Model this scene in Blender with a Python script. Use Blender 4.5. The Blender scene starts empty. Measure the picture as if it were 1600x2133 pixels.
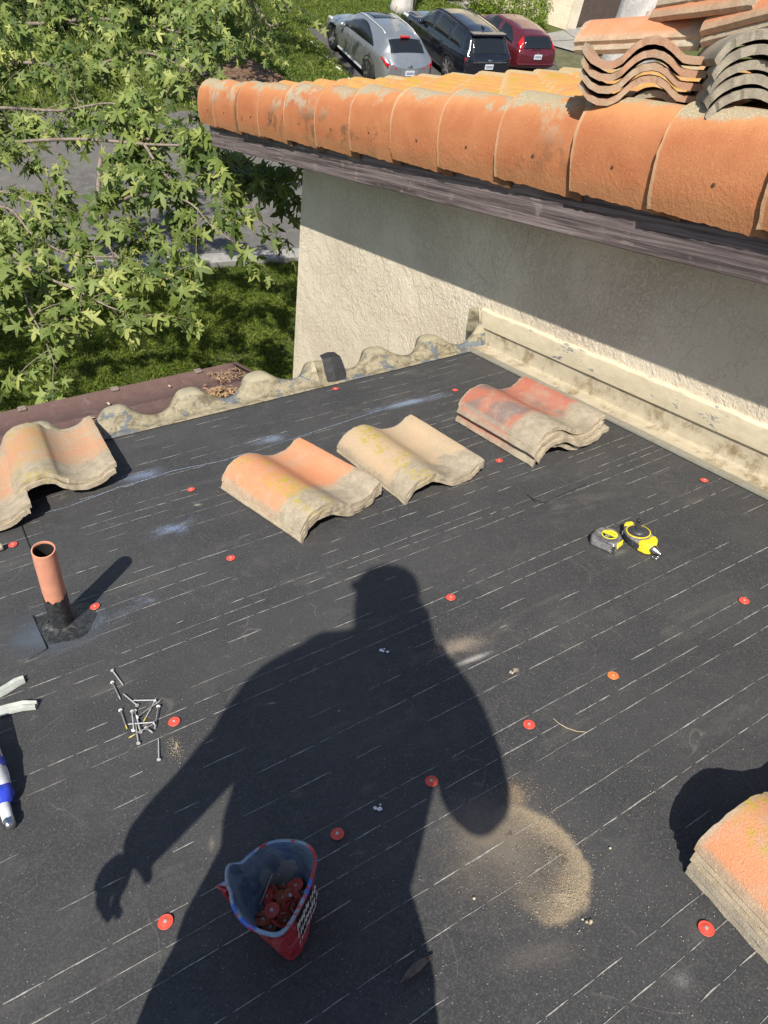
import bpy, bmesh, math, random
import numpy as np
from mathutils import Vector, Matrix, Euler, noise as mn
R_ = math.radians
random.seed(7); rng = np.random.default_rng(7)
scene = bpy.context.scene
COL = scene.collection

# ------------------------------------------------------------------ camera, sky, sun, exposure
CAM = Vector((0, 0, 7.8))
TH = R_(18.43)                                   # pitch of the roof
f_px, cx_, cy_ = 1480.0, 800.0, 1066.5
AX = Vector((0.86487861, -0.29000011, 0.40973763))      # world x,y,z seen in camera space (x right, y down, z ahead)
AY = Vector((-0.48337509, -0.70129844, 0.52395518))
AZ = Vector((0.1354013, -0.65121459, -0.74671685))
cam_d = bpy.data.cameras.new('camera'); cam = bpy.data.objects.new('camera', cam_d); COL.objects.link(cam)
right = Vector((AX[0], AY[0], AZ[0])); down = Vector((AX[1], AY[1], AZ[1])); fwd = Vector((AX[2], AY[2], AZ[2]))
M = Matrix.Identity(4)
for i in range(3):
    M[i][0] = right[i]; M[i][1] = -down[i]; M[i][2] = -fwd[i]; M[i][3] = CAM[i]
cam.matrix_world = M
cam_d.sensor_fit = 'HORIZONTAL'; cam_d.sensor_width = 36; cam_d.lens = f_px/1600*36
cam_d.clip_start = 0.02; cam_d.clip_end = 600
scene.camera = cam
scene.render.resolution_x = 768; scene.render.resolution_y = 1024

LDIR = Vector((0.41177572, 0.39473054, -0.82135775)).normalized()
elev = math.asin(-LDIR.z)
world = bpy.data.worlds.new("World"); scene.world = world; world.use_nodes = True
wn = world.node_tree.nodes; bg = wn['Background']
sky = wn.new('ShaderNodeTexSky'); sky.sky_type = 'NISHITA'; sky.sun_disc = False
sky.sun_elevation = elev; sky.sun_rotation = math.atan2(-LDIR.x, -LDIR.y)
world.node_tree.links.new(sky.outputs[0], bg.inputs[0]); bg.inputs[1].default_value = 0.085
sl = bpy.data.lights.new('sun', 'SUN'); sl.energy = 4.6; sl.angle = R_(0.53); sl.color = (1.0, 0.93, 0.82)
so = bpy.data.objects.new('sun', sl); COL.objects.link(so)
so.rotation_euler = LDIR.to_track_quat('-Z', 'Y').to_euler()
scene.view_settings.view_transform = 'Standard'; scene.view_settings.look = 'None'
scene.view_settings.exposure = 0.60; scene.view_settings.gamma = 1

# ------------------------------------------------------------------ frames and helpers
H0 = 1.28
NRM = Vector((0, math.sin(TH), math.cos(TH))); VV = Vector((0, math.cos(TH), -math.sin(TH))); UU = Vector((1, 0, 0))
RO = CAM - NRM*H0
RM = Matrix(((1, 0, 0, RO.x), (0, VV.y, NRM.y, RO.y), (0, VV.z, NRM.z, RO.z), (0, 0, 0, 1)))   # roof frame (along eave, down slope, up from roof)
def rp(s, t, h=0.0): return RO + UU*s + VV*t + NRM*h
def ray(px, py):
    c = Vector((px-cx_, py-cy_, f_px)); w = right*c[0]+down*c[1]+fwd*c[2]
    return w/f_px                                  # depth 1 along view axis
def on_roof(px, py, h=0.0):
    r = ray(px, py); k = (h-H0)/r.dot(NRM); P = r*k
    return (P.dot(UU), P.dot(VV))
def on_ground(px, py, h=0.0):
    r = ray(px, py); k = (h-CAM.z)/r.z; return CAM + r*k

def tag(o, label=None, cat=None, group=None, kind=None):
    if label: o['label'] = label
    if cat: o['category'] = cat
    if group: o['group'] = group
    if kind: o['kind'] = kind
    return o
def thing(name, label, cat, group=None, mat=None):
    o = bpy.data.objects.new(name, None); COL.objects.link(o); o.empty_display_size = 0.1
    if mat is not None: o.matrix_world = mat
    return tag(o, label, cat, group)
def link(name, me, mats=None, parent=None, matrix=None, smooth=False, angle=None):
    o = bpy.data.objects.new(name, me); COL.objects.link(o)
    if mats is not None:
        for m in (mats if isinstance(mats, (list, tuple)) else [mats]): me.materials.append(m)
    if parent: o.parent = parent
    if matrix is not None:
        if parent: o.matrix_local = matrix
        else: o.matrix_world = matrix
    if smooth:
        for p in me.polygons: p.use_smooth = True
        if angle: me.set_sharp_from_angle(angle=R_(angle))
    return o
def mesh(name, vs, fs):
    me = bpy.data.meshes.new(name); me.from_pydata([tuple(v) for v in vs], [], fs); me.update(); return me
class MB:                                          # mesh collector
    def __init__(s): s.v = []; s.f = []
    def add(s, vs, fs):
        b = len(s.v); s.v += [tuple(v) for v in vs]; s.f += [tuple(i+b for i in f) for f in fs]; return s
    def box(s, a, b, m=None):
        x0, y0, z0 = a; x1, y1, z1 = b
        vs = [Vector(p) for p in ((x0,y0,z0),(x1,y0,z0),(x1,y1,z0),(x0,y1,z0),(x0,y0,z1),(x1,y0,z1),(x1,y1,z1),(x0,y1,z1))]
        if m is not None: vs = [m@v for v in vs]
        return s.add(vs, [(0,3,2,1),(4,5,6,7),(0,1,5,4),(1,2,6,5),(2,3,7,6),(3,0,4,7)])
    def tube(s, pts, rad, n=8, cap=True):
        pts = [Vector(p) for p in pts]; k = len(pts)
        if not isinstance(rad, (list, tuple)): rad = [rad]*k
        b = len(s.v); up = Vector((0.13, 0.31, 0.94))
        for i, p in enumerate(pts):
            d = (pts[min(i+1, k-1)]-pts[max(i-1, 0)])
            d = d.normalized() if d.length > 1e-9 else Vector((0, 0, 1))
            a = d.cross(up); a = a.normalized() if a.length > 1e-3 else d.orthogonal().normalized(); c = d.cross(a)
            for j in range(n):
                an = 2*math.pi*j/n; s.v.append(tuple(p+(a*math.cos(an)+c*math.sin(an))*rad[i]))
        for i in range(k-1):
            for j in range(n):
                s.f.append((b+i*n+j, b+i*n+(j+1) % n, b+(i+1)*n+(j+1) % n, b+(i+1)*n+j))
        if cap: s.f.append(tuple(b+j for j in range(n-1, -1, -1))); s.f.append(tuple(b+(k-1)*n+j for j in range(n)))
        return s
    def lathe(s, prof, n=24, m=None, cap=True):
        b = len(s.v)
        for r, z in prof:
            for j in range(n):
                a = 2*math.pi*j/n; p = Vector((r*math.cos(a), r*math.sin(a), z)); s.v.append(tuple(m@p if m is not None else p))
        for i in range(len(prof)-1):
            for j in range(n): s.f.append((b+i*n+j, b+i*n+(j+1) % n, b+(i+1)*n+(j+1) % n, b+(i+1)*n+j))
        if cap and prof[0][0] > 1e-6: s.f.append(tuple(b+j for j in range(n-1, -1, -1)))
        if cap and prof[-1][0] > 1e-6: s.f.append(tuple(b+(len(prof)-1)*n+j for j in range(n)))
        return s
    def grid(s, P):                                # P[i][j]
        b = len(s.v); ni = len(P); nj = len(P[0])
        for r in P: s.v += [tuple(p) for p in r]
        for i in range(ni-1):
            for j in range(nj-1): s.f.append((b+i*nj+j, b+i*nj+j+1, b+(i+1)*nj+j+1, b+(i+1)*nj+j))
        return s
    def prism(s, poly, z0, z1, m=None, top_scale=1.0):
        n = len(poly); cxx = sum(p[0] for p in poly)/n; cyy = sum(p[1] for p in poly)/n
        vs = [Vector((x, y, z0)) for x, y in poly]+[Vector((cxx+(x-cxx)*top_scale, cyy+(y-cyy)*top_scale, z1)) for x, y in poly]
        if m is not None: vs = [m@v for v in vs]
        return s.add(vs, [tuple(range(n-1, -1, -1)), tuple(range(n, 2*n))]+[(i, (i+1) % n, n+(i+1) % n, n+i) for i in range(n)])
    def build(s, name, mats=None, parent=None, matrix=None, smooth=False, angle=None):
        return link(name, mesh(name, s.v, s.f), mats, parent, matrix, smooth, angle)
def bevel(o, w, seg=2):
    m = o.modifiers.new('bevel', 'BEVEL'); m.width = w; m.segments = seg; m.limit_method = 'ANGLE'; m.angle_limit = R_(40); return o
def solidify(o, t, off=-1):
    m = o.modifiers.new('solid', 'SOLIDIFY'); m.thickness = t; m.offset = off; return o
def big_mesh(name, V, F, attr=None):               # numpy arrays, F (n,3)
    me = bpy.data.meshes.new(name); n = len(F)
    me.vertices.add(len(V)); me.vertices.foreach_set('co', np.asarray(V, np.float32).ravel())
    me.loops.add(n*3); me.loops.foreach_set('vertex_index', np.asarray(F, np.int32).ravel())
    me.polygons.add(n); me.polygons.foreach_set('loop_start', np.arange(0, n*3, 3, dtype=np.int32))
    me.update(calc_edges=True)
    if attr is not None:
        a = me.attributes.new('rnd', 'FLOAT', 'FACE'); a.data.foreach_set('value', np.asarray(attr, np.float32))
    return me

# ------------------------------------------------------------------ node helpers
class NT:
    def __init__(s, name):
        s.m = bpy.data.materials.new(name); s.m.use_nodes = True; s.t = s.m.node_tree; s.n = s.t.nodes; s.l = s.t.links
        s.b = s.n['Principled BSDF']; s.out = s.n['Material Output']
        s.tc = s.n.new('ShaderNodeTexCoord'); s.obj = s.tc.outputs['Object']
    def _set(s, sock, v):
        if isinstance(v, bpy.types.NodeSocket): s.l.new(v, sock)
        elif isinstance(v, (tuple, list)) and len(v) == 3 and sock.type == 'RGBA': sock.default_value = (*v, 1)
        else: sock.default_value = v
    def math(s, op, a, b=0.0, c=0.0, clamp=False):
        n = s.n.new('ShaderNodeMath'); n.operation = op; n.use_clamp = clamp
        s._set(n.inputs[0], a); s._set(n.inputs[1], b); s._set(n.inputs[2], c); return n.outputs[0]
    def mix(s, fac, a, b, mode='MIX'):
        n = s.n.new('ShaderNodeMix'); n.data_type = 'RGBA'; n.blend_type = mode
        s._set(n.inputs[0], fac); s._set(n.inputs[6], a); s._set(n.inputs[7], b); return n.outputs[2]
    def noise(s, scale, detail=4, rough=0.55, vec=None, dist=0.0, dims=None):
        n = s.n.new('ShaderNodeTexNoise'); n.inputs['Scale'].default_value = scale; n.inputs['Detail'].default_value = detail
        n.inputs['Roughness'].default_value = rough; n.inputs['Distortion'].default_value = dist
        s.l.new(vec if vec is not None else s.obj, n.inputs['Vector']); return n.outputs[0]
    def voro(s, scale, feature='F1', out='Distance', vec=None, rand=1.0):
        n = s.n.new('ShaderNodeTexVoronoi'); n.feature = feature; n.inputs['Scale'].default_value = scale
        n.inputs['Randomness'].default_value = rand
        s.l.new(vec if vec is not None else s.obj, n.inputs['Vector']); return n.outputs[out]
    def ramp(s, v, lo, hi, a=0.0, b=1.0):
        n = s.n.new('ShaderNodeMapRange'); n.interpolation_type = 'SMOOTHSTEP'
        s._set(n.inputs[0], v); n.inputs[1].default_value = lo; n.inputs[2].default_value = hi
        n.inputs[3].default_value = a; n.inputs[4].default_value = b; return n.outputs[0]
    def map(s, loc=(0,0,0), rot=(0,0,0), scale=(1,1,1), vec=None):
        n = s.n.new('ShaderNodeMapping'); n.inputs[1].default_value = loc; n.inputs[2].default_value = rot; n.inputs[3].default_value = scale
        s.l.new(vec if vec is not None else s.obj, n.inputs[0]); return n.outputs[0]
    def xyz(s, vec=None):
        n = s.n.new('ShaderNodeSeparateXYZ'); s.l.new(vec if vec is not None else s.obj, n.inputs[0]); return n.outputs
    def comb(s, x, y, z):
        n = s.n.new('ShaderNodeCombineXYZ')
        for i, v in enumerate((x, y, z)): s._set(n.inputs[i], v)
        return n.outputs[0]
    def bump(s, h, strength=0.5, dist=0.01, normal=None):
        n = s.n.new('ShaderNodeBump'); n.inputs['Strength'].default_value = strength; n.inputs['Distance'].default_value = dist
        s.l.new(h, n.inputs['Height'])
        if normal is not None: s.l.new(normal, n.inputs['Normal'])
        return n.outputs[0]
    def rnd(s):
        n = s.n.new('ShaderNodeObjectInfo'); return n.outputs['Random']
    def attr(s, name='rnd'):
        n = s.n.new('ShaderNodeAttribute'); n.attribute_name = name; return n.outputs['Fac']
    def done(s, color=None, rough=None, normal=None, metal=None, spec=None, **kw):
        if color is not None: s._set(s.b.inputs['Base Color'], color)
        if rough is not None: s._set(s.b.inputs['Roughness'], rough)
        if normal is not None: s.l.new(normal, s.b.inputs['Normal'])
        if metal is not None: s._set(s.b.inputs['Metallic'], metal)
        if spec is not None: s._set(s.b.inputs['Specular IOR Level'], spec)
        for k, v in kw.items(): s._set(s.b.inputs[k.replace('_', ' ')], v)
        return s.m
def simple(name, col, rough=0.5, metal=0.0, var=0.15, scale=60, bump=0.15, spec=0.5, coat=0.0):
    t = NT(name); n = t.noise(scale, 5, 0.6)
    c = t.mix(t.ramp(n, 0.3, 0.7), tuple(x*(1-var) for x in col), tuple(min(1, x*(1+var)) for x in col))
    r = t.ramp(t.noise(scale*0.4, 4), 0.3, 0.7, max(0.02, rough-0.08), min(1, rough+0.1))
    t.b.inputs['Coat Weight'].default_value = coat
    return t.done(c, r, t.bump(n, bump, 0.002), metal, spec)

# ------------------------------------------------------------------ materials
def mat_felt():
    t = NT('roofing felt')
    x, y, z = t.xyz()
    g1 = t.noise(260, 3, 0.7); g2 = t.noise(38, 5, 0.65); g3 = t.noise(3.2, 4, 0.6); g4 = t.noise(11, 5, 0.7)
    base = t.mix(t.ramp(g3, 0.3, 0.7), (0.033, 0.034, 0.037), (0.051, 0.051, 0.052))
    base = t.mix(t.ramp(g1, 0.42, 0.72), base, (0.080, 0.079, 0.078))
    base = t.mix(t.math('MULTIPLY', t.ramp(g4, 0.52, 0.8), 0.45), base, (0.105, 0.098, 0.088))
    scuff = t.ramp(t.noise(1.0, 6, 0.7, vec=t.map(rot=(0, 0, 0.35), scale=(2.2, 9, 1)), dist=0.8), 0.54, 0.72)
    base = t.mix(t.math('MULTIPLY', scuff, 0.32), base, (0.14, 0.13, 0.115))
    arcs = t.ramp(t.math('ABSOLUTE', t.math('SUBTRACT', t.noise(2.6, 2, 0.4, dist=2.0), 0.5)), 0.0, 0.006, 1.0, 0.0)
    base = t.mix(t.math('MULTIPLY', t.math('MULTIPLY', arcs, t.ramp(t.noise(9, 3), 0.5, 0.62)), 0.25), base, (0.22, 0.20, 0.17))
    # scattered light grains
    vd = t.voro(210, 'F1', 'Distance'); vc = t.n[-1].outputs['Color']; vc_r = t.xyz(vc)[0]
    speck = t.math('MULTIPLY', t.math('LESS_THAN', vd, 0.17), t.math('GREATER_THAN', vc_r, t.ramp(g4, 0.3, 0.75, 0.99, 0.88)))
    base = t.mix(t.math('MULTIPLY', speck, 0.75), base, (0.42, 0.40, 0.36))
    vd2 = t.voro(75, 'F1', 'Distance'); vc2 = t.xyz(t.n[-1].outputs['Color'])[1]
    speck2 = t.math('MULTIPLY', t.math('LESS_THAN', vd2, 0.075), t.math('GREATER_THAN', vc2, 0.962))
    base = t.mix(speck2, base, (0.40, 0.36, 0.29))
    wob = t.noise(7, 6, 0.7, dist=0.6); fine = t.noise(330, 5, 0.85)
    def ell(px, py, rs, rt, rot=0.0, edge=0.45, soft=1.0, lo=0.46, hi=0.60):
        s0, t0 = on_roof(px, py)
        v = t.map(loc=(-s0, -t0, 0)); v = t.map(rot=(0, 0, rot), scale=(1, 1, 1), vec=v); v = t.map(scale=(1/rs, 1/rt, 0), vec=v)
        n = t.n.new('ShaderNodeVectorMath'); n.operation = 'LENGTH'; t.l.new(v, n.inputs[0])
        d = t.math('ADD', n.outputs['Value'], t.math('MULTIPLY', t.math('SUBTRACT', wob, 0.5), edge*2))
        m = t.math('POWER', t.ramp(d, -0.1, 1.15, 1.0, 0.0), 1.6)
        gr = t.ramp(t.math('ADD', fine, t.math('MULTIPLY', t.math('SUBTRACT', m, 0.6), 0.30)), lo, hi+0.04)
        return t.math('MULTIPLY', t.math('MULTIPLY', t.math('POWER', m, 0.6), gr), soft*0.85)
    sand = (0.36, 0.26, 0.155); dust = (0.22, 0.185, 0.145); blue = (0.22, 0.30, 0.48); pale = (0.34, 0.33, 0.31)
    for (px, py, rs, rt, rot, e, sf, lo, hi, c) in [
        (1040, 1770, 0.17, 0.17, 0.0, 0.5, 0.42, 0.30, 0.55, dust),
        (980, 1690, 0.09, 0.11, 0.0, 0.5, 0.35, 0.32, 0.55, dust),
        (1075, 1650, 0.035, 0.075, 0.55, 0.7, 0.45, 0.36, 0.60, sand),
        (1010, 1740, 0.20, 0.16, 0.0, 0.6, 0.5, 0.30, 0.62, (0.26, 0.205, 0.145)),
        (1180, 1870, 0.055, 0.03, 0.5, 0.7, 0.8, 0.45, 0.58, (0.42, 0.36, 0.27)),
        (1120, 1990, 0.16, 0.05, 0.3, 0.6, 0.25, 0.35, 0.60, dust),
        (955, 1345, 0.16, 0.065, 0.12, 0.5, 1.0, 0.38, 0.58, (0.27, 0.22, 0.17)),
        (985, 1372, 0.09, 0.016, 0.08, 0.15, 1.1, 0.30, 0.50, pale),
        (860, 1370, 0.10, 0.05, 0.0, 0.7, 0.25, 0.42, 0.62, dust),
        (1420, 2040, 0.05, 0.05, 0.0, 0.8, 0.35, 0.45, 0.6, pale),
        (360, 1098, 0.17, 0.10, 0.0, 0.7, 1.15, 0.46, 0.60, (0.25, 0.33, 0.50)),
        (270, 1270, 0.20, 0.09, -0.2, 0.8, 0.95, 0.50, 0.66, (0.28, 0.33, 0.45)),
        (120, 1310, 0.19, 0.14, 0.2, 0.6, 0.75, 0.15, 0.5, (0.085, 0.115, 0.16)),
        (850, 838, 0.34, 0.06, 0.06, 0.5, 0.95, 0.36, 0.56, (0.24, 0.30, 0.40)),
        (560, 915, 0.17, 0.08, 0.06, 0.6, 0.75, 0.40, 0.60, (0.22, 0.28, 0.38)),
        (290, 990, 0.17, 0.07, 0.06, 0.6, 0.85, 0.36, 0.58, (0.20, 0.26, 0.38)),
        (1290, 1150, 0.09, 0.03, 0.0, 0.5, 0.30, 0.40, 0.60, pale),
        (1450, 1040, 0.22, 0.04, 0.0, 0.6, 0.25, 0.45, 0.66, dust),
        (800, 1460, 0.03, 0.06, 0.4, 0.7, 0.30, 0.46, 0.62, dust),
        (770, 1640, 0.10, 0.04, 0.1, 0.9, 0.35, 0.52, 0.62, (0.26, 0.20, 0.14)),
        (620, 1650, 0.05, 0.03, 0.1, 0.9, 0.3, 0.52, 0.62, (0.26, 0.20, 0.14)),
        (565, 1463, 0.035, 0.012, 0.5, 0.7, 0.9, 0.50, 0.58, (0.45, 0.42, 0.36)),
        (367, 1550, 0.010, 0.028, 0.3, 0.5, 1.0, 0.42, 0.54, (0.50, 0.38, 0.20)),
        (440, 1760, 0.02, 0.05, 0.4, 0.6, 0.5, 0.46, 0.60, (0.34, 0.29, 0.21)),
        (1075, 1395, 0.015, 0.02, 0.4, 0.8, 0.9, 0.48, 0.56, (0.5, 0.40, 0.28)),
        (745, 1775, 0.03, 0.012, 0.4, 0.8, 0.6, 0.48, 0.56, (0.3, 0.23, 0.16)),
        (410, 1050, 0.03, 0.02, 0.4, 0.8, 0.7, 0.50, 0.58, (0.4, 0.38, 0.28)),
        (490, 1205, 0.03, 0.008, 0.2, 0.8, 0.7, 0.50, 0.58, (0.4, 0.38, 0.30)),
        (300, 1590, 0.05, 0.02, 0.1, 0.9, 0.7, 0.54, 0.62, (0.4, 0.36, 0.28)),
        (1150, 1060, 0.16, 0.05, 0.1, 0.9, 0.2, 0.5, 0.66, pale)]:
        base = t.mix(ell(px, py, rs, rt, rot, e, sf, lo, hi), base, c)
    # crescent shaped sand spill: sharp bright outer edge on the right, thinning toward the left
    s0, t0 = on_roof(1115, 1792)
    v = t.map(loc=(-s0, -t0, 0)); v = t.map(rot=(0, 0, 0.25), vec=v); v = t.map(scale=(1/0.088, 1/0.118, 0), vec=v)
    n = t.n.new('ShaderNodeVectorMath'); n.operation = 'LENGTH'; t.l.new(v, n.inputs[0]); vx = t.xyz(v)
    d = t.math('ADD', n.outputs['Value'], t.math('MULTIPLY', t.math('SUBTRACT', t.noise(11, 6, 0.7), 0.5), 0.62))
    edge = t.math('MULTIPLY', t.ramp(d, 0.92, 1.10, 1.0, 0.0), t.math('POWER', t.ramp(d, 0.15, 1.0, 0.28, 1.0), 1.5))
    m_ = t.math('MULTIPLY', edge, t.ramp(t.math('ADD', vx[0], t.math('MULTIPLY', vx[1], -0.25)), -0.9, 0.45))
    m_ = t.math('MULTIPLY', m_, t.ramp(fine, 0.30, 0.58, 0.35, 1.0))
    base = t.mix(t.math('MULTIPLY', m_, 0.85), base, t.mix(t.ramp(g1, 0.35, 0.7), (0.30, 0.235, 0.15), (0.47, 0.375, 0.25)))
    clod = t.math('MULTIPLY', t.ramp(t.noise(42, 3, 0.6), 0.60, 0.64), t.ramp(d, 0.9, 0.5))
    base = t.mix(t.math('MULTIPLY', clod, 0.7), base, (0.07, 0.055, 0.04))
    h = t.math('ADD', t.math('MULTIPLY', g1, 0.6), t.math('MULTIPLY', g2, 0.6))
    nb = t.bump(h, 0.45, 0.0012); nb = t.bump(t.noise(5.0, 3, 0.5, vec=t.map(scale=(0.5, 1.4, 1))), 0.35, 0.01, nb)
    return t.done(base, t.ramp(g2, 0.3, 0.7, 0.62, 0.82), nb, spec=0.45)
FELT = mat_felt()
FELT2 = simple('black felt scrap', (0.022, 0.022, 0.025), 0.75, var=0.3, scale=90, bump=0.4)
CHALK = simple('dusty felt crease', (0.30, 0.295, 0.27), 0.9, var=0.35, scale=120, bump=0.2)
BLUECHALK = simple('blue chalk', (0.30, 0.38, 0.52), 0.95, var=0.4, scale=150, bump=0.1)
SEAM = simple('lap seam', (0.006, 0.006, 0.007), 0.8)

def mat_stucco():
    t = NT('cream stucco')
    w = t.noise(2.2, 3, 0.6)
    a = t.noise(48, 6, 0.68); b = t.noise(85, 4, 0.6); c = t.voro(9, 'SMOOTH_F1')
    patch = t.ramp(t.noise(9, 6, 0.6, dist=0.25), 0.50, 0.56)
    rough_h = t.math('ADD', t.math('MULTIPLY', t.ramp(a, 0.40, 0.62), 0.55), t.math('MULTIPLY', b, 0.35))
    hgt = t.math('ADD', t.math('MULTIPLY', patch, 0.38), t.math('MULTIPLY', rough_h, t.ramp(w, 0.35, 0.65, 0.35, 1.0)))
    col = t.mix(t.ramp(t.noise(1.7, 5, 0.6), 0.3, 0.7), (0.68, 0.590, 0.455), (0.77, 0.69, 0.545))
    col = t.mix(t.math('MULTIPLY', t.ramp(a, 0.6, 0.8), 0.15), col, (0.40, 0.36, 0.28))
    # hairline cracks
    cr = t.voro(1.15, 'DISTANCE_TO_EDGE', vec=t.mix(0.45, t.obj, t.n.new('ShaderNodeTexNoise').outputs[1]))
    crack = t.ramp(cr, 0.0012, 0.004, 1.0, 0.0)
    col = t.mix(t.math('MULTIPLY', crack, t.math('MULTIPLY', t.ramp(w, 0.50, 0.56), 0.22)), col, (0.20, 0.17, 0.13))
    nb = t.bump(hgt, 0.85, 0.008); return t.done(col, 0.92, nb, spec=0.2)
STUCCO = mat_stucco()

def mat_wood():
    t = NT('weathered brown painted wood')
    g = t.noise(1.0, 7, 0.72, vec=t.map(scale=(50, 1.1, 50)), dist=0.25)
    g2 = t.noise(1.0, 4, 0.6, vec=t.map(scale=(130, 2.2, 130)))
    kn = t.voro(1.0, 'F1', vec=t.map(scale=(6, 1.1, 6)))
    ring = t.math('SINE', t.math('MULTIPLY', t.math('ADD', kn, t.math('MULTIPLY', g, 0.25)), 95))
    knm = t.ramp(kn, 0.05, 0.30, 1.0, 0.0)
    hh = t.math('ADD', t.math('MULTIPLY', g, 1.2), t.math('ADD', t.math('MULTIPLY', g2, 0.6), t.math('MULTIPLY', t.math('MULTIPLY', ring, knm), 0.12)))
    col = t.mix(t.ramp(g, 0.38, 0.62), (0.066, 0.051, 0.052), (0.225, 0.182, 0.180))
    col = t.mix(t.math('MULTIPLY', t.ramp(g2, 0.55, 0.7), 0.5), col, (0.30, 0.25, 0.25))
    col = t.mix(t.math('MULTIPLY', t.math('MULTIPLY', t.ramp(t.noise(9, 5), 0.56, 0.66), t.ramp(g2, 0.45, 0.55)), 0.55), col, (0.34, 0.28, 0.26))
    return t.done(col, 0.82, t.bump(hh, 0.9, 0.006), spec=0.3)
WOOD = mat_wood()

def mat_tile(name, paint, paint2, cement=(0.40, 0.34, 0.25), headlen=0.30, lichen=0.5, L=0.46, wear=0.35, smoke=0.0):
    """painted clay or concrete tile, object coordinates: x across, y from bare head end (0) to butt (L)"""
    t = NT(name); x, y, z = t.xyz(); r = t.rnd()
    off = t.comb(t.math('MULTIPLY', r, 7.0), t.math('MULTIPLY', r, 13.0), 0.0)
    n = t.n.new('ShaderNodeVectorMath'); n.operation = 'ADD'; t.l.new(t.obj, n.inputs[0]); t.l.new(off, n.inputs[1]); V = n.outputs[0]
    big = t.noise(7, 5, 0.65, vec=V); mid = t.noise(28, 5, 0.7, vec=V); gr = t.noise(260, 3, 0.75, vec=V); gr2 = t.voro(190, 'F1', vec=V)
    col = t.mix(t.ramp(big, 0.3, 0.7), paint, paint2)
    col = t.mix(t.math('MULTIPLY', t.ramp(gr, 0.5, 0.68), 0.45), col, tuple(min(1, c*1.5+0.04) for c in paint))
    cem = t.mix(t.ramp(mid, 0.35, 0.65), tuple(c*0.72 for c in cement), cement)
    cem = t.mix(t.ramp(gr, 0.55, 0.7), cem, tuple(min(1, c*1.35) for c in cement))
    if smoke: col = t.mix(t.math('MULTIPLY', t.ramp(t.noise(6.5, 3, 0.5, vec=V), 0.48, 0.62), smoke), col, (0.17, 0.155, 0.15))
    wn_ = t.ramp(t.math('ADD', t.math('MULTIPLY', big, 0.5), t.math('MULTIPLY', mid, 0.5)), 0.50, 0.62)
    col = t.mix(t.math('MULTIPLY', wn_, wear), col, cem)
    hl = t.ramp(t.math('ADD', y, t.math('MULTIPLY', t.math('SUBTRACT', big, 0.5), 0.22)), headlen*L*0.80, headlen*L*1.15, 1.0, 0.0)
    col = t.mix(hl, col, cem)
    edge = t.math('MAXIMUM', t.ramp(y, L-0.012, L-0.003), t.ramp(t.math('ADD', x, t.math('MULTIPLY', mid, 0.012)), 0.020, 0.009, 0.0, 1.0))
    col = t.mix(t.math('MULTIPLY', edge, 0.8), col, cem)
    li = t.math('MULTIPLY', t.ramp(t.noise(60, 5, 0.8, vec=V), 0.46, 0.58), t.ramp(z, 0.050, 0.068))
    li = t.math('MULTIPLY', li, t.ramp(t.noise(9, 3, vec=V), 0.38, 0.55))
    col = t.mix(t.math('MULTIPLY', li, lichen), col, (0.40, 0.32, 0.04))
    dirt = t.math('MULTIPLY', t.ramp(t.noise(45, 6, 0.75, vec=V), 0.60, 0.70), t.ramp(t.noise(5, 3, vec=V), 0.45, 0.62))
    col = t.mix(t.math('MULTIPLY', dirt, 0.6), col, (0.09, 0.075, 0.06))
    und = t.xyz(t.n.new('ShaderNodeNewGeometry').outputs['Normal'])
    h = t.math('ADD', t.math('MULTIPLY', gr, 0.7), t.math('ADD', t.math('MULTIPLY', mid, 0.8), t.math('MULTIPLY', t.ramp(gr2, 0.0, 0.35), 0.35)))
    return t.done(col, 0.88, t.bump(h, 0.75, 0.0025), spec=0.25)
T_OR = mat_tile('orange painted tile', (0.56, 0.235, 0.115), (0.50, 0.26, 0.15), lichen=0.9, wear=0.25)
T_PALE = mat_tile('faded sandy tile', (0.42, 0.33, 0.22), (0.52, 0.36, 0.22), lichen=1.0, wear=0.5, headlen=0.26)
T_RED = mat_tile('brick red tile', (0.40, 0.135, 0.085), (0.37, 0.21, 0.155), lichen=0.0, wear=0.25, smoke=0.75)
T_OLD = mat_tile('mossy faded orange tile', (0.46, 0.25, 0.15), (0.42, 0.29, 0.18), lichen=0.55, wear=0.55, headlen=0.3)
T_RAKE = mat_tile('rake tile orange', (0.52, 0.185, 0.070), (0.60, 0.245, 0.095), cement=(0.40, 0.38, 0.29), headlen=0.0, lichen=0.0, wear=0.12)
T_CEM = mat_tile('bare grey tile', (0.30, 0.255, 0.20), (0.34, 0.29, 0.22), cement=(0.31, 0.275, 0.215), lichen=0.0, wear=0.6)
T_WAVE = mat_tile('orange tan S tile', (0.37, 0.20, 0.125), (0.35, 0.26, 0.18), cement=(0.40, 0.33, 0.24), lichen=0.0, wear=0.45, headlen=0.0)
T_ORN = mat_tile('orange tile with granular edge', (0.54, 0.21, 0.10), (0.50, 0.24, 0.13), cement=(0.46, 0.36, 0.25), lichen=0.0, wear=0.15, headlen=0.14)
T_EDGE = mat_tile('granular tan tile', (0.46, 0.24, 0.14), (0.40, 0.29, 0.19), cement=(0.42, 0.37, 0.28), lichen=0.0, wear=0.7, headlen=0.2)

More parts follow.
